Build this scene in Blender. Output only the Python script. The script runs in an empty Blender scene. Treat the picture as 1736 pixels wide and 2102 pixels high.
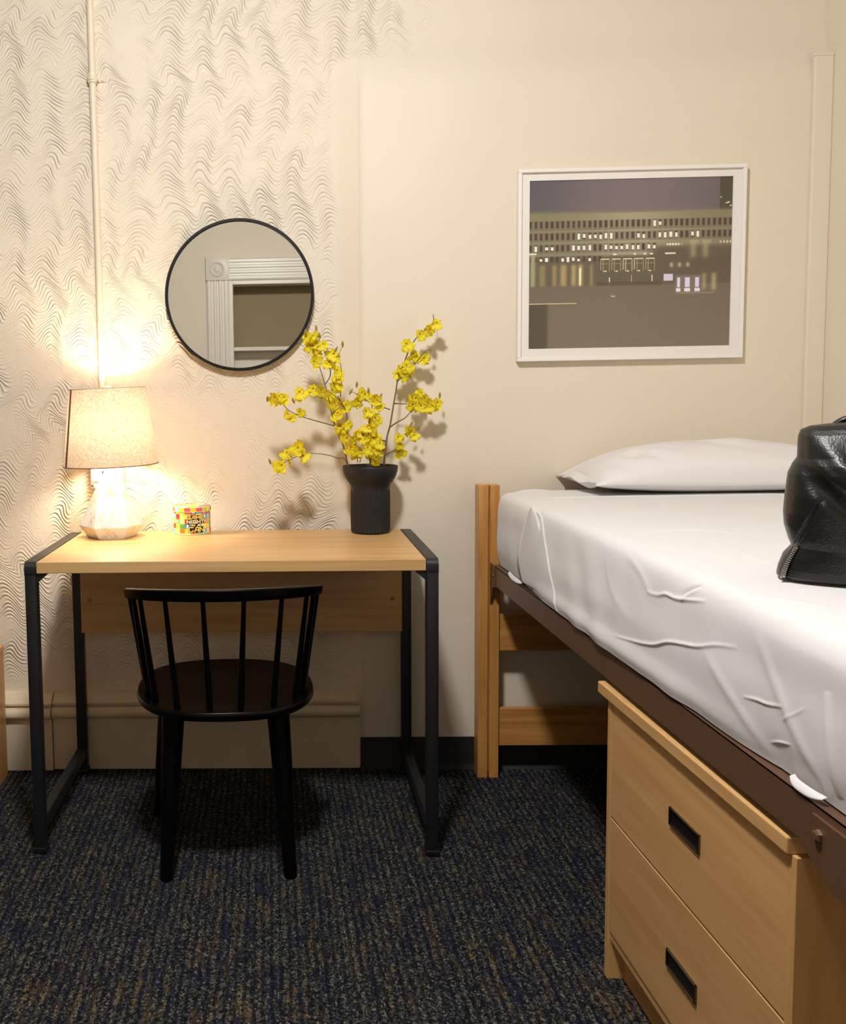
import bpy, bmesh, math, random
import numpy as np
from mathutils import Vector, Matrix, noise
random.seed(7)
C = bpy.context.scene.collection
PI = math.pi

# ------------------------------------------------------------------ camera model
F, PX, PY, H = 1949.44, 488.27, 979.10, 1.17
def cam_rot():
    r, t, y = -0.01728348, 0.08233892, 0.03347554
    cr, sr = math.cos(r), math.sin(r); ct, st = math.cos(t), math.sin(t); cy, sy = math.cos(y), math.sin(y)
    B = Matrix(((1,0,0),(0,0,-1),(0,1,0)))
    Ry = Matrix(((cy,0,sy),(0,1,0),(-sy,0,cy))); Rx = Matrix(((1,0,0),(0,ct,-st),(0,st,ct))); Rz = Matrix(((cr,-sr,0),(sr,cr,0),(0,0,1)))
    return Rz @ Rx @ Ry @ B
RM = cam_rot(); RT = RM.transposed(); EYE = Vector((0,0,H))
def ray(x, y): return RT @ Vector(((x-PX)/F, (y-PY)/F, 1))
def at_y(x, y, Y): d = ray(x,y); return EYE + d*(Y/d.y)
def at_z(x, y, z): d = ray(x,y); return EYE + d*((z-H)/d.z)
def at_x(x, y, X): d = ray(x,y); return EYE + d*(X/d.x)

# ------------------------------------------------------------------ object helpers
def tag(o, label=None, cat=None, group=None, kind=None):
    if label: o['label'] = label
    if cat: o['category'] = cat
    if group: o['group'] = group
    if kind: o['kind'] = kind
    return o
def thing(name, label, cat, loc=(0,0,0), rz=0, group=None):
    o = bpy.data.objects.new(name, None); C.objects.link(o)
    o.location = loc; o.rotation_euler = (0,0,rz); o.empty_display_size = .05
    return tag(o, label, cat, group)
def obj(name, bm, mat, parent=None, smooth=False, angle=None, mods=()):
    me = bpy.data.meshes.new(name)
    if isinstance(bm, bmesh.types.BMesh):
        bmesh.ops.recalc_face_normals(bm, faces=bm.faces)
        bm.to_mesh(me); bm.free()
    else:
        me = bm
    for m in (mat if isinstance(mat, (list,tuple)) else [mat]): me.materials.append(m)
    if smooth:
        me.polygons.foreach_set('use_smooth', [True]*len(me.polygons))
        if angle is not None:
            try: me.set_sharp_from_angle(angle=math.radians(angle))
            except Exception: pass
    o = bpy.data.objects.new(name, me); C.objects.link(o)
    if parent: o.parent = parent
    return o
def struct(name, bm, mat, parent=None, **k):
    o = obj(name, bm, mat, parent, **k)
    if parent is None: o['kind'] = 'structure'
    return o
def nb(): return bmesh.new()
def add_box(bm, x0, x1, y0, y1, z0, z1, bev=0, seg=2, M=None):
    g = bmesh.ops.create_cube(bm, size=1)
    vs = g['verts']
    bmesh.ops.scale(bm, vec=(abs(x1-x0), abs(y1-y0), abs(z1-z0)), verts=vs)
    bmesh.ops.translate(bm, vec=((x0+x1)/2,(y0+y1)/2,(z0+z1)/2), verts=vs)
    if bev:
        es = list({e for v in vs for e in v.link_edges})
        r = bmesh.ops.bevel(bm, geom=es, offset=bev, segments=seg, affect='EDGES', profile=.5)
        vs = list({v for f in r['faces'] for v in f.verts} | {v for v in vs if v.is_valid})
    if M is not None: bmesh.ops.transform(bm, matrix=M, verts=vs)
    return vs
def box(*a, **k): bm = nb(); add_box(bm, *a, **k); return bm
def add_lathe(bm, prof, n=48, c=(0,0,0), cap0=True, cap1=True, rfun=None):
    rings = []
    for (r, z) in prof:
        rings.append([bm.verts.new((c[0]+(rfun(r,z,k) if rfun else r)*math.cos(2*PI*k/n), c[1]+(rfun(r,z,k) if rfun else r)*math.sin(2*PI*k/n), c[2]+z)) for k in range(n)])
    for a, b in zip(rings, rings[1:]):
        for k in range(n): bm.faces.new((a[k], a[(k+1)%n], b[(k+1)%n], b[k]))
    if cap0: bm.faces.new(rings[0][::-1])
    if cap1: bm.faces.new(rings[-1])
    return rings
def lathe(prof, **k): bm = nb(); add_lathe(bm, prof, **k); return bm
def smooth_path(pts, n=6):
    pts = [Vector(p) for p in pts]
    if len(pts) < 3: return pts
    out = []
    for i in range(len(pts)-1):
        p0 = pts[max(i-1,0)]; p1 = pts[i]; p2 = pts[i+1]; p3 = pts[min(i+2,len(pts)-1)]
        for k in range(n):
            t = k/n
            out.append(.5*((2*p1)+(p2-p0)*t+(2*p0-5*p1+4*p2-p3)*t*t+(3*p1-p0-3*p2+p3)*t**3))
    out.append(pts[-1]); return out
def add_tube(bm, pts, rad, n=8, sx=1, sy=1, up=None):
    pts = [Vector(p) for p in pts]; N = len(pts)
    rad = rad if isinstance(rad, (list,tuple)) else [rad]*N
    rings = []; nrm = None
    for i, p in enumerate(pts):
        t = (pts[min(i+1,N-1)]-pts[max(i-1,0)]).normalized()
        if nrm is None:
            nrm = (up if up else (Vector((0,0,1)) if abs(t.z) < .9 else Vector((1,0,0)))).cross(t).normalized()
        nrm = (nrm - t*nrm.dot(t)).normalized()
        b = t.cross(nrm)
        rings.append([bm.verts.new(p+rad[i]*(sx*math.cos(2*PI*k/n)*nrm+sy*math.sin(2*PI*k/n)*b)) for k in range(n)])
    for a, b in zip(rings, rings[1:]):
        for k in range(n): bm.faces.new((a[k], a[(k+1)%n], b[(k+1)%n], b[k]))
    bm.faces.new(rings[0][::-1]); bm.faces.new(rings[-1])
def tube(*a, **k): bm = nb(); add_tube(bm, *a, **k); return bm
def add_prism(bm, poly, fa, fb):
    # poly of 2D points mapped by fa / fb to two 3D outlines
    A = [bm.verts.new(fa(*p)) for p in poly]; B = [bm.verts.new(fb(*p)) for p in poly]
    bm.faces.new(A); bm.faces.new(B[::-1]); n = len(poly)
    for i in range(n): bm.faces.new((A[i], B[i], B[(i+1)%n], A[(i+1)%n]))
def grid_mesh(name, P, uvclosed=False):
    nu, nv, _ = P.shape
    me = bpy.data.meshes.new(name)
    idx = np.arange(nu*nv).reshape(nu,nv)
    if uvclosed: idx = np.vstack([idx, idx[:1]])
    f = np.stack([idx[:-1,:-1], idx[1:,:-1], idx[1:,1:], idx[:-1,1:]], -1).reshape(-1,4)
    me.from_pydata(P.reshape(-1,3).tolist(), [], f.tolist())
    return me

# ------------------------------------------------------------------ material helpers
def lin(c): 
    c = c/255.0
    return c/12.92 if c <= .04045 else ((c+.055)/1.055)**2.4
def rgb(r, g, b): return (lin(r), lin(g), lin(b), 1)
class MT:
    def __init__(s, name):
        s.m = bpy.data.materials.new(name); s.m.use_nodes = True
        s.t = s.m.node_tree; s.n = s.t.nodes; s.b = s.n['Principled BSDF']; s.out = s.n['Material Output']
        s._co = None
    def L(s, a, b): s.t.links.new(a, b)
    def set(s, **k):
        for a, v in k.items(): s.b.inputs[a.replace('_',' ')].default_value = v
        return s
    @property
    def co(s):
        if s._co is None: s._co = s.n.new('ShaderNodeTexCoord').outputs['Object']
        return s._co
    def geo(s): return s.n.new('ShaderNodeNewGeometry').outputs['Position']
    def map(s, scale=(1,1,1), src=None, rot=(0,0,0)):
        m = s.n.new('ShaderNodeMapping'); m.inputs['Scale'].default_value = scale; m.inputs['Rotation'].default_value = rot
        s.L(src or s.co, m.inputs['Vector']); return m.outputs[0]
    def noise(s, scale, vec=None, detail=3, rough=.5, dist=0, out='Fac'):
        n = s.n.new('ShaderNodeTexNoise'); n.inputs['Scale'].default_value = scale; n.inputs['Detail'].default_value = detail
        n.inputs['Roughness'].default_value = rough; n.inputs['Distortion'].default_value = dist
        s.L(vec or s.co, n.inputs['Vector']); return n.outputs[out]
    def vor(s, scale, vec=None, out='Color', feat='F1'):
        n = s.n.new('ShaderNodeTexVoronoi'); n.inputs['Scale'].default_value = scale; n.feature = feat
        s.L(vec or s.co, n.inputs['Vector']); return n.outputs[out]
    def ramp(s, fac, stops, interp='LINEAR'):
        r = s.n.new('ShaderNodeValToRGB'); r.color_ramp.interpolation = interp; e = r.color_ramp.elements
        while len(e) < len(stops): e.new(.5)
        for i, (p, c) in enumerate(stops): e[i].position = p; e[i].color = c if len(c) == 4 else (*c,1)
        s.L(fac, r.inputs[0]); return r.outputs[0]
    def mix(s, fac, a, b, mode='MIX'):
        m = s.n.new('ShaderNodeMix'); m.data_type = 'RGBA'; m.blend_type = mode
        for v, i in ((fac,0),(a,6),(b,7)):
            if hasattr(v, 'links') or isinstance(v, bpy.types.NodeSocket): s.L(v, m.inputs[i])
            else: m.inputs[i].default_value = v
        return m.outputs[2]
    def math(s, op, a, b=0.0, c=0.0):
        m = s.n.new('ShaderNodeMath'); m.operation = op
        for i, v in enumerate((a,b,c)):
            if isinstance(v, bpy.types.NodeSocket): s.L(v, m.inputs[i])
            else: m.inputs[i].default_value = v
        return m.outputs[0]
    def sep(s, vec):
        n = s.n.new('ShaderNodeSeparateXYZ'); s.L(vec, n.inputs[0]); return n.outputs
    def smooth(s, v, a, b):
        n = s.n.new('ShaderNodeMapRange'); n.interpolation_type = 'SMOOTHSTEP'
        s.L(v, n.inputs[0]); n.inputs[1].default_value = a; n.inputs[2].default_value = b; return n.outputs[0]
    def bump(s, h, strength=.3, dist=.01, prev=None):
        n = s.n.new('ShaderNodeBump'); n.inputs['Strength'].default_value = strength; n.inputs['Distance'].default_value = dist
        s.L(h, n.inputs['Height'])
        if prev: s.L(prev, n.inputs['Normal'])
        s.L(n.outputs[0], s.b.inputs['Normal']); return n.outputs[0]
    def color(s, c): s.L(c, s.b.inputs['Base Color']); return s
def plain(name, col, rough=.5, metal=0, var=.06, scale=40, bump=0, coat=0):
    m = MT(name); m.set(Roughness=rough, Metallic=metal)
    c1 = tuple(x*(1-var) for x in col[:3])+(1,); c2 = tuple(min(1,x*(1+var)) for x in col[:3])+(1,)
    nz = m.noise(scale); m.color(m.mix(nz, c1, c2))
    if bump: m.bump(m.noise(scale*8, detail=2), bump, .002)
    if coat: m.b.inputs['Coat Weight'].default_value = coat
    return m.m
def wood(name, dark, mid, light, axis='X', scale=1.0, rough=.42, contrast=1.0, coat=0.0):
    m = MT(name); m.set(Roughness=rough)
    k = {'X':(.9,14,14), 'Y':(14,.9,14), 'Z':(14,14,.9)}[axis]
    v = m.map(tuple(a*scale for a in k))
    g1 = m.noise(2.2, v, 5, .6, .6); 
    k2 = {'X':(3,160,160), 'Y':(160,3,160), 'Z':(160,160,3)}[axis]
    g2 = m.noise(1.0, m.map(tuple(a*scale for a in k2)), 2, .5)
    big = m.noise(1.3, detail=2)
    c = m.ramp(g1, [(.30,dark),(.5,mid),(.72,light)])
    c = m.mix(m.math('MULTIPLY', m.smooth(g2,.45,.8), .35*contrast), c, dark)
    c = m.mix(m.math('MULTIPLY', big, .25), c, light)
    m.color(c); m.bump(g2, .06, .002)
    if coat: m.b.inputs['Coat Weight'].default_value = coat; m.b.inputs['Coat Roughness'].default_value = .2
    return m.m

M = {}
# wall with combed wave relief on its left part
def wall_mat(name, waves):
    m = MT(name); m.set(Roughness=.62)
    P = m.geo(); o = m.sep(P); X, Y, Z = o[0], o[1], o[2]
    n1 = m.noise(2.2, P, 3); base = m.mix(n1, rgb(226,214,193), rgb(231,220,201))
    m.color(base)
    fine = m.noise(160, P, 4, .6); lump = m.noise(14, P, 3)
    h0 = m.math('ADD', m.math('MULTIPLY', fine, .25), m.math('MULTIPLY', lump, 1.0))
    if not waves:
        m.bump(h0, .18, .004); return m.m
    wob = m.noise(3.0, P, 2); wob2 = m.noise(9.0, P, 2); rowid = m.noise(1.0, m.map((.2,.2,5.0), P), 1)
    # sideways sinus, vertical comb
    ph = m.math('ADD', m.math('MULTIPLY', X, 2*PI/.098), m.math('ADD', m.math('MULTIPLY', wob, 9.0), m.math('MULTIPLY', rowid, 11.0)))
    amp = m.math('ADD', .010, m.math('MULTIPLY', wob2, .022))
    zz = m.math('ADD', Z, m.math('MULTIPLY', m.math('SINE', ph), amp))
    zz = m.math('ADD', zz, m.math('MULTIPLY', wob2, .03))
    s = m.math('SINE', m.math('MULTIPLY', zz, 2*PI/.0125))
    s = m.math('POWER', m.math('ADD', m.math('MULTIPLY', s, .5), .5), 2.4)
    zx = m.n.new('ShaderNodeCombineXYZ'); m.L(m.math('MULTIPLY', X, 9.0), zx.inputs[0]); m.L(m.math('MULTIPLY', zz, 70.0), zx.inputs[1])
    s = m.math('MULTIPLY', s, m.math('ADD', .25, m.math('MULTIPLY', m.smooth(m.noise(1.0, zx.outputs[0], 2), .32, .62), .9)))
    # groups of lines: strong on the slopes, fading in patches
    grp = m.smooth(m.math('COSINE', m.math('ADD', ph, .7)), -.95, .55)
    pat = m.smooth(m.noise(6.5, P, 3), .30, .56)
    msk = m.math('MULTIPLY', m.math('ADD', .42, m.math('MULTIPLY', grp, .58)), pat)
    edge = m.math('ADD', X, m.math('MULTIPLY', m.math('SUBTRACT', wob2, .5), .05))
    left = m.math('SUBTRACT', 1.0, m.smooth(edge, .185, .225))
    top = m.math('MULTIPLY', m.smooth(Z, 2.16, 2.20), m.math('SUBTRACT', 1.0, m.smooth(edge, .32, .62)))
    area = m.math('MAXIMUM', left, top)
    low = m.smooth(Z, .26, .36)
    worn = m.math('MULTIPLY', m.math('MULTIPLY', m.smooth(Z, .84, .98), m.math('SUBTRACT', 1.0, m.smooth(Z, 1.14, 1.30))), m.smooth(X, -.42, -.28))
    low = m.math('MULTIPLY', low, m.math('SUBTRACT', 1.0, m.math('MULTIPLY', worn, .82)))
    msk = m.math('MULTIPLY', m.math('MULTIPLY', msk, area), low)
    # rough daubs beside the combing
    daub = m.math('MULTIPLY', m.math('MULTIPLY', m.noise(45, P, 4, .65), area), .55)
    h = m.math('ADD', m.math('MULTIPLY', s, msk), m.math('ADD', m.math('MULTIPLY', h0, .35), daub))
    m.bump(h, .9, .0034)
    return m.m
M['wall_wave'] = wall_mat('combed_plaster', True)
M['wall'] = wall_mat('smooth_plaster', False)
M['wall_far'] = plain('dull_plaster', rgb(112,105,94), .8, var=.03, scale=3)
M['ceiling'] = plain('ceiling_paint', rgb(140,136,128), .8, var=.03, scale=3)
M['white_trim'] = plain('white_gloss_trim', rgb(228,222,208), .35, var=.03, scale=6, bump=.05)
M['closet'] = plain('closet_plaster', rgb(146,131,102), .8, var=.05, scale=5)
M['old_base'] = plain('painted_baseboard', rgb(220,205,178), .45, var=.05, scale=18, bump=.12)
M['vinyl'] = plain('black_vinyl', rgb(9,9,10), .6)
M['conduit'] = plain('painted_conduit', rgb(230,217,193), .45, var=.03, scale=20)
# carpet
def carpet():
    m = MT('carpet'); m.set(Roughness=.95)
    m.b.inputs['Specular IOR Level'].default_value = .1
    P = m.geo()
    v = m.map((1.0,.72,1.0), P)
    vc = m.vor(280, v, 'Color'); vd = m.vor(280, v, 'Distance')
    r = m.sep(vc)
    col = m.ramp(r[0], [(0,rgb(15,17,23)),(.32,rgb(28,30,38)),(.5,rgb(42,46,54)),(.68,rgb(64,66,67)),(.84,rgb(88,88,80)),(1,rgb(120,115,100))])
    gold = m.ramp(r[1], [(0,rgb(50,44,30)),(.5,rgb(118,94,44)),(1,rgb(150,116,60))])
    blue = m.ramp(r[2], [(0,rgb(14,14,32)),(1,rgb(32,33,66))])
    # streaks run along the rows (world Y)
    sg = m.noise(1.0, m.map((42,6.5,1), P), 3, .6); sb = m.noise(1.0, m.map((34,5.0,1), m.map((1,1,1), P), (0,0,0)), 3, .6)
    big = m.noise(2.2, P, 2)
    off = m.n.new('ShaderNodeVectorMath'); off.operation = 'ADD'; off.inputs[1].default_value = (7.3,3.1,0); m.L(P, off.inputs[0])
    sb = m.noise(1.0, m.map((36,6.0,1), off.outputs[0]), 3, .6)
    Y = m.sep(P)[1]
    near = m.math('SUBTRACT', 1.0, m.smooth(Y, 1.5, 2.6))
    gm = m.math('MULTIPLY', m.smooth(sg, .50, .68), m.smooth(r[1], .35, .55))
    gm = m.math('MULTIPLY', gm, m.math('ADD', .25, m.math('MULTIPLY', near, .35)))
    gm = m.math('MULTIPLY', gm, m.math('ADD', .45, m.math('MULTIPLY', m.smooth(big,.35,.6), .6)))
    bm_ = m.math('MULTIPLY', m.smooth(sb, .50, .64), m.smooth(r[2], .2, .4))
    c = m.mix(m.math('MULTIPLY', bm_, .8), col, blue); c = m.mix(gm, c, gold)
    # rib rows
    X = m.sep(P)[0]
    wob = m.math('MULTIPLY', m.noise(14, P, 2), .010)
    rib = m.math('SINE', m.math('MULTIPLY', m.math('ADD', X, wob), 2*PI/.0185))
    rm = m.smooth(rib, -.75, .25)
    c = m.mix(m.math('MULTIPLY', m.math('SUBTRACT', 1.0, rm), .62), c, rgb(11,11,16))
    m.color(c)
    h = m.math('ADD', m.math('MULTIPLY', m.math('SUBTRACT', .6, vd), 1.0), m.math('MULTIPLY', rm, .5))
    m.bump(h, .8, .004)
    return m.m
M['carpet'] = carpet()
M['desk_wood'] = wood('maple_laminate', rgb(190,146,92), rgb(206,164,108), rgb(216,178,124), 'X', 1.0, .38, .6)
M['cab_wood'] = wood('honey_maple', rgb(202,150,92), rgb(216,168,110), rgb(225,182,126), 'Y', .8, .4, .35)
M['cab_wood_v'] = wood('honey_maple_upright', rgb(200,150,86), rgb(214,166,104), rgb(222,178,118), 'Z', .8, .4, .35)
M['oak_v'] = wood('oak_upright', rgb(170,110,50), rgb(200,140,72), rgb(214,160,94), 'Z', 1.2, .4, .9, .15)
M['oak_h'] = wood('oak_crosswise', rgb(170,110,50), rgb(200,140,72), rgb(214,160,94), 'X', 1.2, .4, .9, .15)
M['black_metal'] = plain('black_powder_coat', rgb(23,24,27), .45, var=.15, scale=30, bump=.1)
M['black_gloss'] = plain('black_lacquer', rgb(4,4,5), .28, var=.2, scale=20)
M['black_gloss'].node_tree.nodes['Principled BSDF'].inputs['Specular IOR Level'].default_value = .18
M['mirror_frame'] = plain('dark_frame_enamel', rgb(13,12,17), .5, var=.1)
M['mirror_frame'].node_tree.nodes['Principled BSDF'].inputs['Specular IOR Level'].default_value = .25
M['brown_steel'] = plain('brown_steel', rgb(104,76,56), .36, metal=.1, var=.18, scale=25, bump=.08)
M['bolt_brown'] = plain('brown_bolt_cap', rgb(150,112,70), .4)
M['steel'] = plain('bright_steel', rgb(190,188,182), .25, metal=1)
M['dark_chrome'] = plain('dark_chrome', rgb(120,112,104), .22, metal=1)
M['black_plastic'] = plain('black_plastic', rgb(16,16,17), .35)
M['white_plastic'] = plain('white_plastic', rgb(238,232,216), .35, var=.02)
M['cream_cord'] = plain('cream_cord', rgb(214,202,172), .5)
M['gold_tin'] = plain('gold_tin', rgb(206,190,130), .3, metal=.7)
M['frame_white'] = plain('white_frame', rgb(240,236,230), .4, var=.02)
M['mat_board'] = plain('white_mat_board', rgb(240,235,228), .8, var=.02)
def sheet(name, base, bs=.35):
    m = MT(name); m.set(Roughness=.85)
    m.b.inputs['Sheen Weight'].default_value = .15
    P = m.geo(); n = m.noise(6, P, 3)
    m.color(m.mix(n, tuple(x*.97 for x in base[:3])+(1,), base))
    a = m.noise(7, P, 5, .55, .4); b = m.noise(700, P, 2)
    m.bump(m.math('ADD', a, m.math('MULTIPLY', b, .03)), bs, .010)
    return m.m
M['sheet'] = sheet('white_cotton', rgb(228,226,226), .16)
M['pillow'] = sheet('white_pillowcase', rgb(232,228,227), .40)
M['ticking'] = plain('pale_ticking', rgb(216,220,232), .8, var=.03, scale=30, bump=.1)
def leather():
    m = MT('black_leather'); m.set(Roughness=.34)
    P = m.co; n = m.noise(9, P, 4)
    m.color(m.mix(n, rgb(13,14,14), rgb(27,28,26)))
    v = m.vor(330, P, 'Distance'); w = m.noise(12, P, 5, .6, .5)
    m.bump(m.math('ADD', m.math('MULTIPLY', v, .12), w), .35, .006)
    m.L(m.ramp(m.noise(7, P, 3), [(.3,(.26,)*3),(.7,(.46,)*3)]), m.b.inputs['Roughness'])
    return m.m
M['leather'] = leather()
def marble():
    m = MT('white_marble'); m.set(Roughness=.22)
    P = m.co
    w = m.noise(7, m.map((1,1,.45), P, (.3,.2,0)), 5, .6, 1.2)
    vein = m.math('ABSOLUTE', m.math('SUBTRACT', w, .5))
    c = m.ramp(vein, [(0,rgb(206,202,198)),(.008,rgb(228,226,222)),(.03,rgb(244,242,238))])
    m.color(c); return m.m
M['marble'] = marble()
def shade_mat():
    m = MT('linen_shade')
    P = m.co
    a = m.noise(1, m.map((230,230,620), P), 3, .7); b = m.noise(120, P, 4, .6)
    f = m.math('ADD', m.math('MULTIPLY', a, .6), m.math('MULTIPLY', b, .5))
    c = m.ramp(f, [(.35,rgb(166,142,118)),(.52,rgb(206,184,158)),(.72,rgb(234,216,190))])
    d = m.n.new('ShaderNodeBsdfDiffuse'); t = m.n.new('ShaderNodeBsdfTranslucent'); mx = m.n.new('ShaderNodeMixShader')
    m.L(c, d.inputs[0]); m.L(c, t.inputs[0]); mx.inputs[0].default_value = .065
    m.L(d.outputs[0], mx.inputs[1]); m.L(t.outputs[0], mx.inputs[2]); m.L(mx.outputs[0], m.out.inputs[0])
    return m.m
M['linen'] = shade_mat()
M['shade_seam'] = plain('brown_seam_tape', rgb(120,92,74), .8)
M['shade_trim'] = plain('cream_trim', rgb(226,210,180), .7)
def emit(name, col, s):
    m = MT(name); e = m.n.new('ShaderNodeEmission'); e.inputs[0].default_value = col; e.inputs[1].default_value = s
    m.L(e.outputs[0], m.out.inputs[0]); return m.m
M['bulb'] = emit('warm_bulb', (1,.87,.68,1), 250)
M['ceil_emit'] = emit('ceiling_diffuser', (1,.975,.955,1), 335)
M['mirror'] = MT('mirror_silver').set(Metallic=1.0, Roughness=.01, Base_Color=(.86,.87,.84,1)).m
def vase_mat():
    m = MT('black_ceramic'); m.set(Roughness=.55); m.color(m.mix(m.noise(30), rgb(13,15,17), rgb(20,22,25))); m.bump(m.noise(300), .08, .002); return m.m
M['vase'] = vase_mat()
def petal():
    m = MT('yellow_petal'); m.set(Roughness=.6)
    P = m.co; c = m.ramp(m.noise(55, P, 3), [(.3,rgb(228,204,10)),(.5,rgb(246,230,30)),(.75,rgb(252,242,84))])
    m.color(c)
    d = m.n.new('ShaderNodeBsdfTranslucent'); m.L(c, d.inputs[0]); mx = m.n.new('ShaderNodeMixShader'); mx.inputs[0].default_value = .3
    m.L(m.b.outputs[0], mx.inputs[1]); m.L(d.outputs[0], mx.inputs[2]); m.L(mx.outputs[0], m.out.inputs[0])
    return m.m
M['petal'] = petal()
M['flower_eye'] = plain('rust_flower_centre', rgb(140,72,20), .6)
M['stem'] = plain('brown_green_stem', rgb(112,88,40), .6, var=.25, scale=60)
M['bud'] = plain('olive_bud', rgb(150,128,48), .6, var=.2, scale=80)
def attr_mat(name, rough, spec=.5):
    m = MT(name); m.set(Roughness=rough); a = m.n.new('ShaderNodeVertexColor'); a.layer_name = 'Col'
    m.color(a.outputs[0]); m.b.inputs['Specular IOR Level'].default_value = spec; return m
M['print'] = attr_mat('photo_print', .5, .3).m
M['tin'] = attr_mat('printed_tin', .32).m
def glass_mat():
    m = MT('picture_glass'); tr = m.n.new('ShaderNodeBsdfTransparent'); gl = m.n.new('ShaderNodeBsdfGlossy'); gl.inputs['Roughness'].default_value = .06
    lw = m.n.new('ShaderNodeLayerWeight'); fr = m.n.new('ShaderNodeMath'); fr.operation = 'MULTIPLY_ADD'; m.L(m.math('POWER', lw.outputs['Facing'], 4.0), fr.inputs[0]); fr.inputs[1].default_value = .5; fr.inputs[2].default_value = .025; mx = m.n.new('ShaderNodeMixShader')
    m.L(fr.outputs[0], mx.inputs[0]); m.L(tr.outputs[0], mx.inputs[1]); m.L(gl.outputs[0], mx.inputs[2]); m.L(mx.outputs[0], m.out.inputs[0])
    return m.m
M['glass'] = glass_mat()
M['letter_dark'] = plain('dark_brown_ink', rgb(40,20,12), .4)
M['letter_cream'] = plain('cream_ink', rgb(255,238,190), .4, var=.02)
M['letter_yellow'] = plain('yellow_ink', rgb(250,220,112), .4, var=.05)

# ------------------------------------------------------------------ the room
WY, WX, LX, FY, CZ = 2.97, 1.662, -2.3, -1.3, 2.72
PYF = 2.930                     # face of the furred-out smooth plaster on the right
struct('floor', box(LX-.1, WX+.1, FY-1.0, WY+.1, -.08, 0), M['carpet'])
struct('ceiling', box(LX-.1, WX+.1, FY-1.0, WY+.1, CZ, CZ+.08), M['ceiling'])
wb = struct('wall_back', box(LX-.1, WX+.1, WY, WY+.12, 0, CZ), M['wall_wave'])
gx = np.concatenate([np.linspace(.20,.2815,14), [.2825,.2835,.30,.6,1.0,1.4,WX]]); gz = np.concatenate([[0,.5,1.0,1.5,2.0], np.linspace(2.07,2.26,18)])
sstep = lambda v, a, b: (lambda t: t*t*(3-2*t))(np.clip((v-a)/(b-a), 0, 1))
GX, GZ = np.meshgrid(gx, gz, indexing='ij')
dep = (.0385*sstep(GX, .20, .31)+.0015*sstep(GX, .2815, .2836))*(1-sstep(GZ, 2.08, 2.25))
Pp = np.stack([GX, WY-np.minimum(dep, WY-PYF)-.0004, GZ], -1)
struct('plaster_panel', grid_mesh('plaster_panel', Pp), M['wall_wave'], wb, smooth=True, angle=40)
struct('wall_right', box(WX, WX+.12, FY-1.0, WY+.1, 0, CZ), M['wall'])
struct('wall_left', box(LX-.12, LX, FY-1.0, WY+.1, 0, CZ), M['wall_far'])
OX0, OX1, OZ = -.285, .62, 2.05
bm = nb()
add_box(bm, LX, OX0, FY-.12, FY, 0, CZ); add_box(bm, OX1, WX, FY-.12, FY, 0, CZ); add_box(bm, OX0, OX1, FY-.12, FY, OZ, CZ)
struct('wall_front', bm, M['wall'])
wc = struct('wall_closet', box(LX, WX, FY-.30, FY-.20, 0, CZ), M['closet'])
struct('lower_panel', box(LX, WX, FY-.202, FY-.196, 0, 1.53), M['white_trim'], wc)
d1 = bpy.data.objects.new('door_1', None); C.objects.link(d1); d1['kind'] = 'structure'; d1.location = (OX0, FY, 0)
def fluted(name, x0, x1, z0, z1, vert):
    bm = nb(); w = (x1-x0) if vert else (z1-z0)
    prof = [(0,0),(0,.020),(.012,.026),(.03,.026),(.036,.018),(.05,.018),(.056,.026),(w/2-.012,.026),(w/2-.006,.016),(w/2+.006,.016),(w/2+.012,.026),(w-.056,.026),(w-.05,.018),(w-.036,.018),(w-.03,.026),(w-.012,.026),(w,.020),(w,0)]
    if vert: add_prism(bm, prof, lambda u,d: (x0+u, FY+d, z0), lambda u,d: (x0+u, FY+d, z1))
    else: add_prism(bm, prof, lambda u,d: (x0, FY+d, z0+u), lambda u,d: (x1, FY+d, z0+u))
    o = obj(name, bm, M['white_trim'], d1); o.location = (-OX0, -FY, 0); return o
CW = .165
fluted('door_casing', OX0-CW, OX0-.0, 0, OZ, True); fluted('door_casing', OX1, OX1+CW, 0, OZ, True); fluted('door_head_casing', OX0, OX1, OZ, OZ+CW, False)
for x0 in (OX0-CW, OX1):
    bm = nb(); add_box(bm, x0-.004, x0+CW+.004, FY, FY+.034, OZ, OZ+CW+.006, .003)
    cx, cz = x0+CW/2, OZ+CW/2
    prof = [(.058,.034),(.056,.044),(.048,.046),(.042,.040),(.034,.036),(.026,.040),(.012,.046),(.002,.047)]
    rings = [[bm.verts.new((cx+r*math.cos(2*PI*k/32), FY+d, cz+r*math.sin(2*PI*k/32))) for k in range(32)] for r, d in prof]
    for a, b in zip(rings, rings[1:]):
        for k in range(32): bm.faces.new((a[k], a[(k+1)%32], b[(k+1)%32], b[k]))
    bm.faces.new(rings[-1])
    o = obj('rosette_block', bm, M['white_trim'], d1, True, 40); o.location = (-OX0, -FY, 0)
bm = nb()
add_box(bm, OX0, OX0+.03, FY-.14, FY+.012, 0, OZ, .003); add_box(bm, OX1-.03, OX1, FY-.14, FY+.012, 0, OZ, .003); add_box(bm, OX0+.03, OX1-.03, FY-.14, FY+.012, OZ-.03, OZ, .003)
o = obj('door_jamb', bm, M['white_trim'], d1); o.location = (-OX0, -FY, 0)
sh = thing('closet_shelf', 'white closet shelf in the doorway seen in the round mirror', 'shelf', (.17, FY-.14, 1.53))
obj('shelf_board', box(-.44,.44,-.055,.09,0,.028,.003), M['white_trim'], sh); obj('shelf_cleat', box(-.44,.44,-.055,-.04,-.05,0,.002), M['white_trim'], sh)

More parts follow.
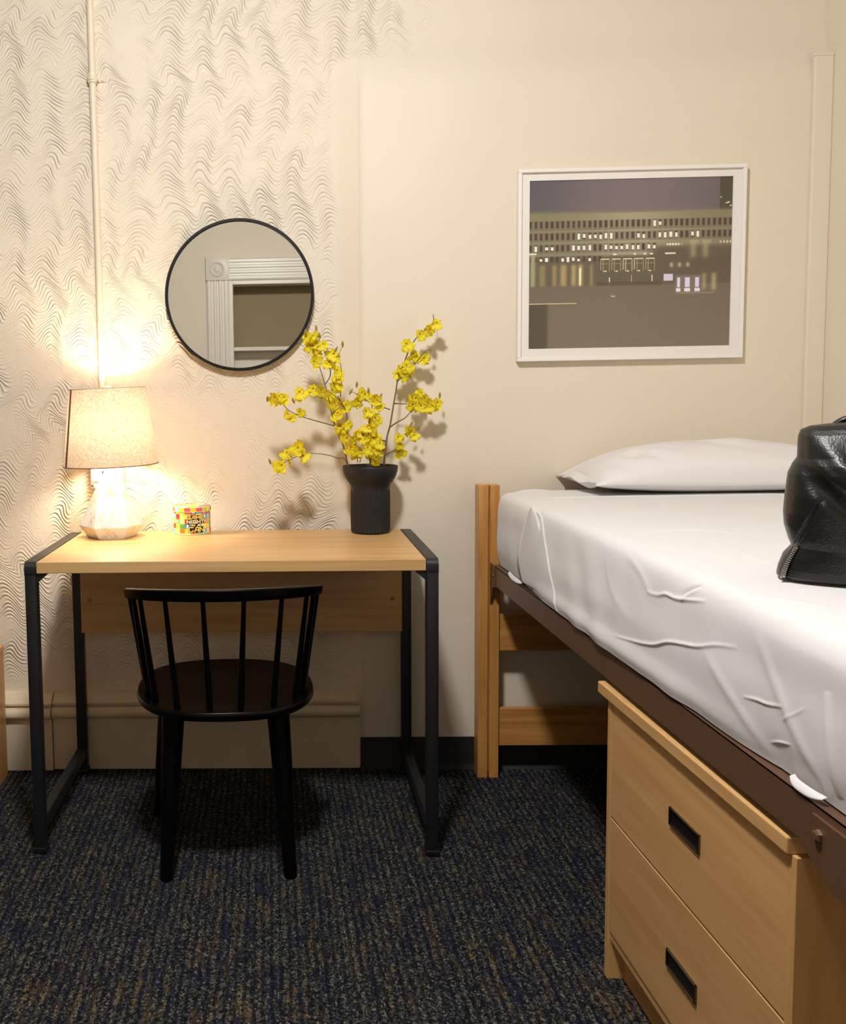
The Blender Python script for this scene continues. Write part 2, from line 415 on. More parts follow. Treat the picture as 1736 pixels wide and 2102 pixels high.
# old moulded baseboard (left) and its chase offset, vinyl cove base (right)
def base_prof(y0, z_off=0):
    return [(WY,0),(y0,0),(y0,.164),(y0-.012,.170),(y0-.020,.177),(y0-.022,.185),(y0-.019,.196),(y0-.010,.204),(y0+.004,.206),(y0+.004,.211),(y0-.008,.213),(y0-.008,.219),(y0+.004,.221),(y0+.012,.232),(y0+.026,.240),(WY,.243)]
bm = nb()
add_prism(bm, base_prof(2.928), lambda y,z: (-.70,y,z), lambda y,z: (.272,y,z))
add_prism(bm, base_prof(2.918), lambda y,z: (LX,y,z), lambda y,z: (-.702,y,z))
struct('baseboard_back', bm, M['old_base'], smooth=True, angle=35)
bm = nb()
pr = [(PYF,0),(PYF-.020,0),(PYF-.014,.005),(PYF-.008,.016),(PYF-.006,.096),(PYF-.005,.099),(PYF,.099)]
add_prism(bm, pr, lambda y,z: (.275,y,z), lambda y,z: (WX,y,z)); struct('trim_1', bm, M['vinyl'], smooth=True, angle=30)
bm = nb(); add_box(bm, 1.607, WX, PYF-.018, PYF+.001, .1, 2.142, .004, 3); add_box(bm, 1.604, WX, PYF-.021, PYF+.001, 2.136, 2.146, .003)
struct('trim_2', bm, M['wall'])
bm = nb(); add_prism(bm, [(0,0),(.012,0),(.012,.09),(.006,.1),(0,.1)], lambda d,z: (WX-d,FY,z), lambda d,z: (WX-d,PYF-.022,z)); struct('baseboard_right', bm, M['vinyl'])

# surface conduit with coupling and strap, and the wall box behind the lamp
PXc = -.517
cd = thing('wall_conduit', 'thin cream painted conduit pipe running down the wall above the lamp', 'pipe', (PXc, WY-.014, .98))
obj('pipe', tube([(0,0,.0),(0,0,.6),(-.003,0,1.17),(-.006,0,CZ-.98)], .0105, n=20), M['conduit'], cd, True, 50)
bm = lathe([(.0105,1.150),(.0145,1.152),(.0145,1.178),(.0105,1.180)], n=24, c=(-.003,0,0)); obj('coupling', bm, M['conduit'], cd, True, 40)
bm = nb(); add_tube(bm, smooth_path([(-.0175,.012,1.163),(-.0175,-.004,1.163),(-.003,-.0165,1.163),(.0115,-.004,1.163),(.016,.010,1.163),(.036,.011,1.163)],5), .006, n=8, sx=.35, sy=1)
obj('strap', bm, M['conduit'], cd, True, 50)
obj('strap_screw', lathe([(.0045,0),(.004,.003),(.0015,.004)], n=14), M['conduit'], cd).matrix_local = Matrix.Translation((.027,.009,1.163)) @ Matrix.Rotation(PI/2,4,'X')
wbx = thing('wall_outlet_box', 'white square electrical box on the wall behind the lamp base', 'outlet box', (-.508, WY, .897))
obj('box_body', box(-.052,.052,-.034,0,0,.115,.006,3), M['white_plastic'], wbx, True, 40)
obj('cover_plate', box(-.047,.047,-.041,-.034,.022,.111,.003,2), M['white_plastic'], wbx)
for sx in (-.043,.043):
    obj('screw', lathe([(.005,0),(.0046,.003),(.002,.0042)], n=16), M['steel'], wbx).matrix_local = Matrix.Translation((sx,-.034,.011)) @ Matrix.Rotation(PI/2,4,'X')
for zz in (.05,.088):
    bm = nb(); add_box(bm, -.012,-.008,-.0425,-.0405,zz-.004,zz+.006); add_box(bm, .008,.012,-.0425,-.0405,zz-.004,zz+.005)
    obj('socket_slots', bm, M['black_plastic'], wbx)

# ceiling lamp of the room (above the frame)
cl = thing('ceiling_light', 'round flush ceiling light above the desk chair, outside the picture', 'ceiling light', (-.09, 1.08, CZ))
obj('lamp_rim', lathe([(.0,-.001),(.20,-.001),(.205,-.03),(.19,-.035),(.113,-.03)], n=48, cap0=False, cap1=False), M['white_trim'], cl, True, 40)
obj('diffuser', lathe([(.112,-.03),(.115,-.07),(.105,-.11),(.083,-.14),(.045,-.158),(.004,-.163)], n=40, cap0=False), M['ceil_emit'], cl, True)

# ------------------------------------------------------------------ desk
DT = .765
dk = thing('writing_desk', 'maple topped writing desk with black metal frame against the wall', 'desk', (-.1, 2.63, 0), -.018)
hw, hd = .521, .278
obj('desk_top', box(-hw+.031, hw-.031, -hd+.002, hd, DT-.029, DT, .0015, 2), M['desk_wood'], dk)
obj('modesty_panel', box(-.49, .49, .222, .238, .458, DT-.029, .001), M['desk_wood'], dk)
for s in (-1, 1):
    x0, x1 = sorted((s*hw, s*(hw-.030)))
    for y0, y1, w in ((-hd, -hd+.034, 0), (hd-.034, hd, 0)):
        obj('leg', box(x0, x1, y0, y1, .012, DT-.001 if 0 else DT-.024, .004, 3), M['black_metal'], dk, True, 40)
        lo = obj('foot_pad', box(x0-.003, x1+.003, y0-.003, y1+.003, 0, .016, .003), M['black_plastic'], dk)
    bm = nb(); r = .018
    pts = [(-hd,DT-.034),(-hd,DT-r)]+[(-hd+r-r*math.cos(a), DT+.001-r+r*math.sin(a)) for a in [PI/2*k/8 for k in range(1,9)]]+[(hd-r,DT+.001)]+[(hd-r+r*math.sin(a), DT+.001-r+r*math.cos(a)) for a in [PI/2*k/8 for k in range(1,9)]]+[(hd,DT-.034)]
    add_prism(bm, pts, lambda y,z: (x0,y,z), lambda y,z: (x1,y,z)); obj('side_rail', bm, M['black_metal'], dk, True, 30)
    obj('stretcher', box(x0+.002, x1-.002, -hd+.034, hd-.034, .052, .088, .003), M['black_metal'], dk)
    for ys in (-hd+.008, hd-.026):
        bm = nb(); xi = s*(hw-.030)
        add_prism(bm, [(0,0),(-s*.026,0),(-s*.026,-.004),(0,-.026)], lambda a,b: (xi+a, ys, DT-.029+b), lambda a,b: (xi+a, ys+.018, DT-.029+b)); obj('gusset', bm, M['black_metal'], dk)
    obj('panel_bolt', lathe([(.006,0),(.005,.003),(.002,.004)], n=16), M['bolt_brown'], dk).matrix_local = Matrix.Translation((s*.462,.222,.56)) @ Matrix.Rotation(PI/2,4,'X')

# ------------------------------------------------------------------ chair
ch = thing('spindle_chair', 'glossy black wooden spindle back chair tucked under the desk, back to viewer', 'chair', (-.122, 2.40, 0), .045)
SZ = .437
def seat_r(a):
    n = 2.5; c, s = abs(math.cos(a)), abs(math.sin(a))
    return 1/((c/.226)**n+(s/.236)**n)**(1/n)
bm = nb(); N = 72; rings = []
for k_, dz in ((.86,-.026),(.95,-.024),(.985,-.017),(1.0,-.010),(.997,-.004),(.985,-.0005),(.93,-.001),(.75,-.006),(.45,-.010),(.15,-.011)):
    rings.append([bm.verts.new((seat_r(2*PI*i/N)*k_*math.cos(2*PI*i/N), seat_r(2*PI*i/N)*k_*math.sin(2*PI*i/N), SZ+dz)) for i in range(N)])
for a, b in zip(rings, rings[1:]):
    for i in range(N): bm.faces.new((a[i], a[(i+1)%N], b[(i+1)%N], b[i]))
bm.faces.new(rings[0][::-1]); bm.faces.new(rings[-1])
obj('seat', bm, M['black_gloss'], ch, True, 50)
# crest: bent rail, its tips reach forward and dip a little
def crest(t):  # t in -1..1
    a = t*math.radians(62)
    x = .262*math.sin(a)*.995; y = -.262+.0+.205*(1-math.cos(a))
    return Vector((x, y, .722-.012*abs(t)**2 + .012*(1-abs(t))*0))
bm = nb(); n = 40; rings = []
for i in range(n+1):
    t = -1+2*i/n; p = crest(t); tg = (crest(min(1,t+.01))-crest(max(-1,t-.01))).normalized(); nr = Vector((tg.y,-tg.x,0)).normalized()
    hh = .0145-.0022*abs(t)**3; th = .0085
    sec = [(-th,-hh*.8),(-th*.6,-hh),(th*.6,-hh),(th,-hh*.8),(th*1.05,0),(th,hh*.8),(th*.6,hh),(-th*.6,hh),(-th,hh*.8),(-th*1.05,0)]
    rings.append([bm.verts.new(p+nr*a+Vector((0,0,b))+nr*(b*.18)) for a, b in sec])
for a, b in zip(rings, rings[1:]):
    for i in range(10): bm.faces.new((a[i], a[(i+1)%10], b[(i+1)%10], b[i]))
bm.faces.new(rings[0][::-1]); bm.faces.new(rings[-1])
obj('crest_rail', bm, M['black_gloss'], ch, True, 45)
for t, ang in ((-.97,-168),(-.90,-158),(-.80,-143),(-.51,-122),(-.17,-100),(.17,-80),(.51,-58),(.80,-37),(.90,-22),(.97,-12)):
    a = math.radians(ang); r = seat_r(a)*.87
    b0 = Vector((r*math.cos(a), r*math.sin(a), SZ-.012)); b1 = crest(t)
    mid = [b0.lerp(b1, k/8) for k in range(9)]
    obj('spindle', tube(mid, [.0078,.0082,.0080,.0076,.0072,.0068,.0064,.0060,.0056], n=14), M['black_gloss'], ch, True, 60)
for (tx, ty, fx, fy) in ((-.128,-.125,-.152,-.165),(.128,-.125,.152,-.165),(-.150,.140,-.196,.200),(.130,.140,.160,.200)):
    a, b = Vector((tx,ty,SZ-.024)), Vector((fx,fy,0))
    obj('leg', tube([a.lerp(b, k/10) for k in range(11)], [.029,.0275,.0265,.0255,.0245,.0230,.0215,.0200,.0185,.0172,.0160], n=24), M['black_gloss'], ch, True, 60)

# ------------------------------------------------------------------ table lamp
LPX, LPY = -.474, 2.808
lp = thing('table_lamp', 'lit table lamp with linen shade and faceted white marble base', 'lamp', (LPX, LPY, DT))
bm = nb(); n5 = 6; a0 = math.radians(-112)
def ring5(r, z, da=0, n=6): return [bm.verts.new((r*math.cos(a0+da+2*PI*k/n), r*math.sin(a0+da+2*PI*k/n), z)) for k in range(n)]
r0 = ring5(.072,.0); r1 = ring5(.097,.036); r2 = ring5(.040,.168, PI/6); r3 = ring5(.021,.196, PI/6); r4 = ring5(.013,.206, PI/6)
bm.faces.new(r0[::-1])
for k in range(6):
    bm.faces.new((r0[k], r0[(k+1)%6], r1[(k+1)%6], r1[k]))
    bm.faces.new((r1[k], r1[(k+1)%6], r2[k])); bm.faces.new((r1[(k+1)%6], r2[(k+1)%6], r2[k]))
    bm.faces.new((r2[k], r2[(k+1)%6], r3[(k+1)%6], r3[k])); bm.faces.new((r3[k], r3[(k+1)%6], r4[(k+1)%6], r4[k]))
bm.faces.new(r4)
bmesh.ops.bevel(bm, geom=list(bm.edges), offset=.0012, segments=2, affect='EDGES')
obj('lamp_base', bm, M['marble'], lp)
obj('neck', lathe([(.009,.204),(.009,.212),(.012,.214),(.012,.222),(.008,.224),(.008,.236)], n=24), M['dark_chrome'], lp, True, 40)
obj('socket', lathe([(.014,.236),(.017,.24),(.017,.275),(.014,.28)], n=24), M['gold_tin'], lp, True, 40)
bl = obj('bulb', lathe([(.012,.278),(.014,.288),(.022,.305),(.029,.325),(.030,.340),(.026,.356),(.016,.367),(.004,.371)], n=24), M['bulb'], lp, True)
for s in (-1,1):
    obj('harp', tube(smooth_path([(s*.014,0,.24),(s*.045,0,.28),(s*.052,0,.34),(s*.04,0,.40),(s*.012,0,.436),(0,0,.437)],6), .0015, n=8), M['steel'], lp, True)
tilt = Matrix.Translation((0,0,.33)) @ Matrix.Rotation(math.radians(-1.4),4,'Y') @ Matrix.Rotation(math.radians(0.5),4,'X') @ Matrix.Translation((0,0,-.33))
sb, st, zb, zt = .141, .112, .216, .442
NS = 96; bm = nb()
def rr(u): return sb+(st-sb)*u
rg = []
for th, us in ((0,[0,.1,.2,.3,.4,.5,.6,.7,.8,.9,1]),):
    for u in us: rg.append([bm.verts.new((rr(u)*math.cos(2*PI*k/NS), rr(u)*math.sin(2*PI*k/NS), zb+(zt-zb)*u)) for k in range(NS)])
for a, b in zip(rg, rg[1:]):
    for k in range(NS): bm.faces.new((a[k], a[(k+1)%NS], b[(k+1)%NS], b[k]))
shd = obj('lamp_shade', bm, M['linen'], lp, True); shd.matrix_local = tilt
def hoop(name, r, z, rad, sy):
    bm = nb(); pts = [(r*math.cos(2*PI*k/NS), r*math.sin(2*PI*k/NS), z) for k in range(NS+1)]
    add_tube(bm, pts, rad, n=8, sx=1, sy=sy); return bm
obj('top_trim', hoop('t', st, zt, .0016, 1), M['shade_trim'], shd, True); obj('bottom_trim', hoop('b', sb, zb, .0014, 1), M['shade_seam'], shd, True)
bm = nb(); ac = math.radians(-147); da = .042
for r_off in (.0012,):
    L0 = []
    for u in (0,.25,.5,.75,1):
        L0.append([bm.verts.new(((rr(u)+ro)*math.cos(ac+s*da), (rr(u)+ro)*math.sin(ac+s*da), zb+(zt-zb)*u)) for s, ro in ((-1,.0003),(-1,.0016),(1,.0016),(1,.0003))])
    for a, b in zip(L0, L0[1:]):
        for k in range(4): bm.faces.new((a[k], a[(k+1)%4], b[(k+1)%4], b[k]))
    bm.faces.new(L0[0]); bm.faces.new(L0[-1])
obj('shade_seam', bm, M['shade_seam'], shd)
bm = nb()
for k in range(3):
    a = 2*PI*k/3+.4; add_tube(bm, [(0,0,zt-.005),(st*math.cos(a), st*math.sin(a), zt-.001)], .0012, n=6)
obj('shade_spider', bm, M['steel'], shd)
obj('finial', lathe([(.004,.440),(.010,.442),(.011,.447),(.007,.452),(.002,.454)], n=20), M['shade_trim'], lp, True, 40)
obj('power_cord', tube(smooth_path([(-.03,.066,.006),(-.06,.085,.005),(-.085,.104,.003),(-.095,.116,-.02),(-.12,.122,-.09),(-.155,.125,-.15),(-.135,.128,-.19),(-.07,.13,-.12),(-.04,.135,.0),(-.03,.13,.10),(-.03,.125,.17)],8), .0028, n=8), M['cream_cord'], lp, True)

# ------------------------------------------------------------------ printed tin
CR, CHh = .0565, .083
tn = thing('game_tin', 'round tin printed with coloured squares and GAME NIGHT IN A CAN', 'tin', (-.2385, 2.868, DT))
PAL = [(232,58,44),(244,120,50),(250,214,60),(196,214,92),(96,160,84),(80,128,190),(120,190,214),(228,86,110),(250,236,120)]
def col_mesh(name, faces):  # faces: list of (pts, rgb255)
    me = bpy.data.meshes.new(name); vs, fs, cs = [], [], []
    for pts, c in faces:
        i = len(vs); vs += [tuple(p) for p in pts]; fs.append(list(range(i, i+len(pts)))); cs += [(lin(c[0]),lin(c[1]),lin(c[2]),1)]*len(pts)
    me.from_pydata(vs, [], fs)
    ca = me.color_attributes.new('Col', 'FLOAT_COLOR', 'CORNER')
    ca.data.foreach_set('color', [x for c in cs for x in c]); return me
def cyl(r, a, z): return (r*math.sin(a), -r*math.cos(a), z)   # a = 0 faces the camera side
rnd = random.Random(3); fcs = []
NC, NR = 20, 5
last = None
for i in range(NC):
    for j in range(NR):
        c = PAL[(i*2+j*3+rnd.randrange(3)) % len(PAL)]
        a_0, a_1 = 2*PI*i/NC, 2*PI*(i+1)/NC; z_0, z_1 = .004+(CHh-.010)*j/NR, .004+(CHh-.010)*(j+1)/NR
        for k in range(4):
            b0, b1 = a_0+(a_1-a_0)*k/4, a_0+(a_1-a_0)*(k+1)/4
            fcs.append(([cyl(CR,b0,z_0),cyl(CR,b1,z_0),cyl(CR,b1,z_1),cyl(CR,b0,z_1)], c))
        am, zm = (a_0+a_1)/2, (z_0+z_1)/2
        kind = rnd.randrange(3)
        pts = []
        if kind == 0: pts = [(math.cos(q*PI/5)*.0048, math.sin(q*PI/5)*.0048) for q in range(10)]
        elif kind == 1: pts = [(-.0045,-.005),(.0045,-.005),(.002,-.001),(.0032,.003),(0,.006),(-.0032,.003),(-.002,-.001)]
        if pts: fcs.append(([cyl(CR+.00025, am+p/CR, zm+q) for p, q in pts], (250,248,240)))
for (r_a, z_a, r_b, z_b, c) in ((CR-.001,0,CR+.001,.001,(226,214,160)),(CR+.001,.001,CR+.001,.003,(232,222,176)),(CR+.001,.003,CR,.004,(226,214,160)),(CR,CHh-.006,CR,CHh-.002,(240,228,170))):
    for k in range(72):
        b0, b1 = 2*PI*k/72, 2*PI*(k+1)/72; fcs.append(([cyl(r_a,b0,z_a),cyl(r_a,b1,z_a),cyl(r_b,b1,z_b),cyl(r_b,b0,z_b)], c))
fcs.append(([cyl(CR-.001, 2*PI*k/72, 0) for k in range(72)][::-1], (226,214,160)))
obj('tin_body', col_mesh('tin_body', fcs), M['tin'], tn)
fcs = []
LR = CR+.0022
for (r_a, z_a, r_b, z_b) in ((CR+.0002,CHh-.0145,LR,CHh-.014),(LR,CHh-.014,LR,CHh-.0125),(LR,CHh-.0125,LR,CHh-.001),(LR,CHh-.001,LR-.0012,CHh+.0004),(LR-.0012,CHh+.0004,LR-.004,CHh-.0012)):
    for k in range(80):
        b0, b1 = 2*PI*k/80, 2*PI*(k+1)/80
        c = PAL[((k//4)*5+2) % len(PAL)] if z_b < CHh-.0005 and z_a > CHh-.013 else (240,226,150)
        fcs.append(([cyl(r_a,b0,z_a),cyl(r_a,b1,z_a),cyl(r_b,b1,z_b),cyl(r_b,b0,z_b)], c))
for k in range(80):
    b0, b1 = 2*PI*k/80, 2*PI*(k+1)/80
    c = PAL[((k//8)*4+1) % len(PAL)]
    fcs.append(([cyl(LR-.004,b0,CHh-.0012),cyl(LR-.004,b1,CHh-.0012),cyl(.022,b1,CHh-.0010),cyl(.022,b0,CHh-.0010)], c)); fcs.append(([cyl(.022,b0,CHh-.0010),cyl(.022,b1,CHh-.0010),(0,0,CHh-.0008)], (244,226,90)))
obj('lid', col_mesh('lid', fcs), M['tin'], tn)
GL = {'G':[[(1,1),(0,1),(0,0),(1,0),(1,.45),(.55,.45)]],'A':[[(0,0),(.45,1),(1,1),(1,0)],[(.3,.38),(1,.38)]],'M':[[(0,0),(0,1),(.5,.45),(1,1),(1,0)]],'E':[[(1,1),(0,1),(0,0),(1,0)],[(0,.5),(.8,.5)]],
      'N':[[(0,0),(0,1),(1,0),(1,1)]],'I':[[(.5,0),(.5,1)]],'H':[[(0,0),(0,1)],[(1,0),(1,1)],[(0,.5),(1,.5)]],'T':[[(0,1),(1,1)],[(.5,1),(.5,0)]],'C':[[(1,1),(.15,1),(0,.85),(0,0),(.75,0),(1,.25)]]}
def stroke(bm, p, q, w, r0, r1, a_off):
    p, q = Vector(p), Vector(q); d = (q-p); L_ = d.length; d /= L_; nrm = Vector((-d.y, d.x))*w/2; p = p-d*w/2; q = q+d*w/2
    ns = max(1, int(L_/.003)); ro = []
    for k in range(ns+1):
        c = p.lerp(q, k/ns); ro.append([bm.verts.new(cyl(r, a_off+v.x/CR, v.y)) for r, v in ((r0,c-nrm),(r1,c-nrm),(r1,c+nrm),(r0,c+nrm))])
    for a, b in zip(ro, ro[1:]):
        for k in range(4): bm.faces.new((a[k], a[(k+1)%4], b[(k+1)%4], b[k]))
    bm.faces.new(ro[0]); bm.faces.new(ro[-1][::-1])
A0 = math.radians(16)
def word(txt, x0, x1, z0, z1, w, bm, gap=.0016):
    n = len(txt); tot = sum(.35 if c == 'I' else (.5 if c == ' ' else 1) for c in txt); cw = (x1-x0-gap*(n-1))/tot; x = x0
    for c in txt:
        lw = cw*(.35 if c == 'I' else (.5 if c == ' ' else 1))
        if c != ' ':
            for pl in GL[c]:
                for a, b in zip(pl, pl[1:]):
                    f = lambda p: (x+w/2+p[0]*(lw-w), z0+w/2+p[1]*(z1-z0-w))
                    stroke(bm, f(a), f(b), w, CR+.0002, CR+.0010, A0)
        x += lw+gap
bmd = nb()
rows = [('GAME',-.0265,.0265,.0475,.0580,'letter_yellow',.0024),('NIGHT',-.0265,.0275,.0350,.0455,'letter_cream',.0024),('IN A',-.0160,.0130,.0265,.0330,'letter_cream',.0019),('CAN',-.0215,.0265,.0085,.0245,'letter_yellow',.0028)]
for t_, x0, x1, z0, z1, b_, w_ in rows:
    bl_ = nb(); word(t_, x0, x1, z0, z1, w_, bl_); obj('lettering', bl_, M[b_], tn)
    for k in range(16):
        u0, u1 = x0-.001+(x1-x0+.002)*k/16, x0-.001+(x1-x0+.002)*(k+1)/16
        v = [bmd.verts.new(cyl(CR+.0004, A0+u/CR, z)) for u, z in ((u0,z0-.0012),(u1,z0-.0012),(u1,z1+.0012),(u0,z1+.0012))]; bmd.faces.new(v)
obj('lettering_backing', bmd, M['letter_dark'], tn)

# ------------------------------------------------------------------ vase
VX, VY = .2985, 2.825
vs = thing('ribbed_vase', 'tall black ribbed vase with flared rim holding yellow orchids', 'vase', (VX, VY, DT))
NV = 288
def ribs(r, z, k): return r + ((.0009)*math.cos(2*PI*k*48/NV) if .006 < z < .128 else 0)
bm = nb()
add_lathe(bm, [(.050,0),(.0555,.002),(.0568,.006),(.0568,.0065),(.0575,.03),(.0578,.07),(.0576,.11),(.0572,.1275),(.0572,.1285),(.0575,.138),(.0605,.146),(.068,.156),(.076,.170),(.0805,.184),(.082,.197),(.0815,.1995),(.0795,.2005),(.0775,.1995),(.0755,.186),(.070,.172),(.060,.156),(.050,.145),(.046,.13),(.046,.01)], n=NV, rfun=ribs)
obj('vase_body', bm, M['vase'], vs, True, 60)

# ------------------------------------------------------------------ mirror and picture
mc = Vector((-.085, WY, 1.4865)); MR = .2285
mr = thing('round_mirror', 'round wall mirror in a thin black frame above the desk', 'mirror', mc)
def ringY(prof, n=128):
    bm = nb(); rings = [[bm.verts.new((r*math.cos(2*PI*k/n), y, r*math.sin(2*PI*k/n)*1.012)) for k in range(n)] for r, y in prof]
    for a, b in zip(rings, rings[1:]+rings[:1]):
        for k in range(n): bm.faces.new((a[k], a[(k+1)%n], b[(k+1)%n], b[k]))
    return bm
obj('mirror_frame', ringY([(MR,-.001),(MR,-.026),(MR-.0015,-.028),(MR-.0075,-.028),(MR-.009,-.026),(MR-.009,-.001)]), M['mirror_frame'], mr, True, 35)
bm = nb(); v = [bm.verts.new(((MR-.0085)*math.cos(2*PI*k/128), -.020, (MR-.0085)*math.sin(2*PI*k/128)*1.012)) for k in range(128)]; bm.faces.new(v)
g = bmesh.ops.extrude_face_region(bm, geom=list(bm.faces)); bmesh.ops.translate(bm, vec=(0,.004,0), verts=[e for e in g['geom'] if isinstance(e, bmesh.types.BMVert)])
obj('mirror_glass', bm, M['mirror'], mr)

pc = thing('framed_picture', 'white framed night photograph of an office building above the bed', 'picture', (.7505, PYF, 1.2665))
pc.scale = (.9865,.9865,.9865)
PW, PH = .676, .5745
bm = nb(); fw = .011
add_box(bm, 0, PW, -.026, 0, PH-fw, PH, .0015); add_box(bm, 0, PW, -.026, 0, 0, fw, .0015); add_box(bm, 0, fw, -.026, 0, fw, PH-fw, .0015); add_box(bm, PW-fw, PW, -.026, 0, fw, PH-fw, .0015)
obj('picture_frame', bm, M['frame_white'], pc)
mx0, mx1, mz0, mz1 = .036, .640, .038, .541
bm = nb()
add_box(bm, fw, PW-fw, -.016, -.010, mz1, PH-fw); add_box(bm, fw, PW-fw, -.016, -.010, fw, mz0); add_box(bm, fw, mx0, -.016, -.010, mz0, mz1); add_box(bm, mx1, PW-fw, -.016, -.010, mz0, mz1)
obj('mat_board', bm, M['mat_board'], pc)
nu, nv = 420, 350
U, V = np.meshgrid((np.arange(nu)+.5)/nu, (np.arange(nv)+.5)/nv, indexing='ij')   # V from the top
rs = np.random.RandomState(5)
def paint(U, V):
    img = np.zeros(U.shape+(3,)); 
    def put(mask, c, a=1.0):
        a = np.asarray(a)*mask; img[:] = img*(1-a[...,None])+np.array(c, float)*a[...,None]
    def rect(u0, u1, v0, v1, c, a=1.0): put(((U>=u0)&(U<u1)&(V>=v0)&(V<v1)).astype(float), c, a)
    def blur(u0, u1, v0, v1, c, a=1.0, s=.006):
        f = lambda x: 1/(1+np.exp(-np.clip(x/s, -40, 40)))
        put(f(U-u0)*f(u1-U)*f(V-v0)*f(v1-V), c, a)
    img[:] = (86,78,82)
    put(np.exp(-((U-.55)/.35)**2), (112,98,98), .75); put(np.clip(1-U*3.2,0,1), (76,71,80), .6)
    rect(.935, 1, 0, .2, (62,56,42)); 
    for u, v in ((.937,.12),(.965,.155),(.975,.15),(.985,.17)): rect(u, u+.008, v, v+.006, (210,205,170))
    slope = V-.012*(U-.5)*0
    blur(-.1, 1.1, .195, .46, (122,114,92), 1, .004); blur(-.1, 1.1, .195, .235, (118,112,76), .8, .008)
    put(np.exp(-((U-.52)/.22)**2)*((V>.2)&(V<.45)), (168,158,134), .55)
    blur(.63, 1.1, .40, .62, (84,74,58), .95); blur(-.1, .64, .455, .66, (84,75,58), 1, .004); blur(.6, 1.1, .42, .70, (82,72,56), .8)
    for r, (v0, v1) in enumerate(((.243,.284),(.314,.352),(.382,.420),(.452,.484))):
        for k in range(38):
            u0 = .004+k*.0265; 
            if r == 2 and u0 > .62: break
            if r == 3 and u0 > .36: break
            rect(u0-.005, u0+.019, v0-.004, v1+.012, (88,80,62), .5)
            rect(u0, u0+.013, v0, v1, (58,48,38))
            p = (.06,.42,.6,.4)[r]
            grp = rs.rand()
            lit = (r == 0 and 23 <= k <= 24) or (r == 1 and (9 <= k <= 15 or k in (20,21,24,25,26,27,30,31,38))) or (r == 2 and (k in (1,3,4,8,9,10,11,22,23) or 14 <= k <= 20)) or (r == 3 and k in (2,3,6,7,8,9,11))
            if lit:
                rect(u0+.001, u0+.013, v0+.002+.012*rs.rand(), v1-.008*rs.rand(), (255,248,222), .95)
    for k in range(6): rect(.68+k*.014, .688+k*.014, .385, .398, (250,244,214), .9 if k < 5 else .3)
    for k in range(4): rect(.94+k*.016, .948+k*.016, .378, .388, (236,230,200), .7)
    for u, w in ((.42,.016),(.52,.012),(.57,.012),(.60,.014),(.675,.05)): rect(u, u+w, .440, .448, (240,234,204), .9)
    for k in range(5):
        u0 = .357+k*.0552
        rect(u0, u0+.046, .468, .474, (214,204,170)); rect(u0, u0+.003, .468, .535, (176,166,128)); rect(u0+.043, u0+.046, .468, .545, (160,150,112))
        rect(u0+.012, u0+.015, .474, .545, (170,160,124)); rect(u0+.018, u0+.030, .540, .546, (236,228,196)); rect(u0, u0+.046, .498, .501, (150,140,104))
    for u, w, a in ((.055,.03,.5),(.12,.02,.6),(.16,.03,.75),(.215,.02,.9),(.25,.018,1.),(.31,.006,1.)):
        blur(u, u+w, .50, .635, (176,160,106), a, .004)
    rect(.252, .262, .52, .63, (236,226,186), .9); rect(.40, .404, .58, .625, (236,228,196)); rect(.51, .513, .57, .62, (200,190,150)); rect(.61, .614, .57, .61, (216,206,170))
    blur(.012, .034, .435, .72, (164,162,128), .9, .004); rect(.004, .04, .43, .438, (216,210,180))
    for u in (.80,.86): blur(u, u+.022, .37, .47, (170,158,116), .8, .006); rect(u-.006, u+.04, .37, .392, (150,140,112), .8)
    for u in (.70,.74,.78): blur(u, u+.012, .50, .525, (220,212,170), .8, .003)
    blur(-.1, 1.1, .625, 1.2, (100,90,74), 1, .003); rect(.34, .66, .605, .63, (72,64,50), .8)
    put(((V>.66)*np.clip((V-.6)*1.6,0,1)), (114,105,88), .85)
    blur(.86, .875, .565, .66, (178,164,118), .8, .004); blur(.905, .925, .565, .665, (178,164,118), .8, .004)
    rect(.67, .715, .565, .605, (206,204,224), .9)
    blur(.725, .855, .575, .675, (110,98,86), 1, .002)
    for u, w in ((.735,.014),(.775,.022),(.825,.018)): rect(u, u+w, .59, .645, (206,204,240), .95); rect(u-.004, u+w+.004, .652, .672, (226,222,240), .9)
    rect(.73, .92, .678, .684, (150,138,96), .8)
    blur(-.2, .098, .73, 1.2, (70,62,46), .9, .003); rect(0, .24, .727, .731, (190,176,140), .9); rect(.41, .43, .69, .695, (220,210,180), .8)  # dark lower-left strip: edge of a glass reflection, put into the print colours
    img[:] = img*1.10+9; img[:] += rs.randn(*U.shape)[...,None]*3  # constant lift: grey veil of glass reflection painted over the print; then grain
    return np.clip(img, 0, 255)/255
img = paint(U, V); img = np.where(img <= .04045, img/12.92, ((img+.055)/1.055)**2.4)
P = np.zeros((nu,nv,3)); P[...,0] = mx0-.002+U*(mx1-mx0+.004); P[...,1] = -.012; P[...,2] = mz1+.002-V*(mz1-mz0+.004)
me = grid_mesh('print', P); ca = me.color_attributes.new('Col', 'FLOAT_COLOR', 'POINT')
ca.data.foreach_set('color', np.concatenate([img, np.ones((nu,nv,1))], -1).ravel())
obj('photo_print', me, M['print'], pc)
obj('glass', box(fw, PW-fw, -.0195, -.0175, fw, PH-fw), M['glass'], pc)
obj('backing_board', box(.004, PW-.004, -.0095, -.004, .004, PH-.004), M['mat_board'], pc)

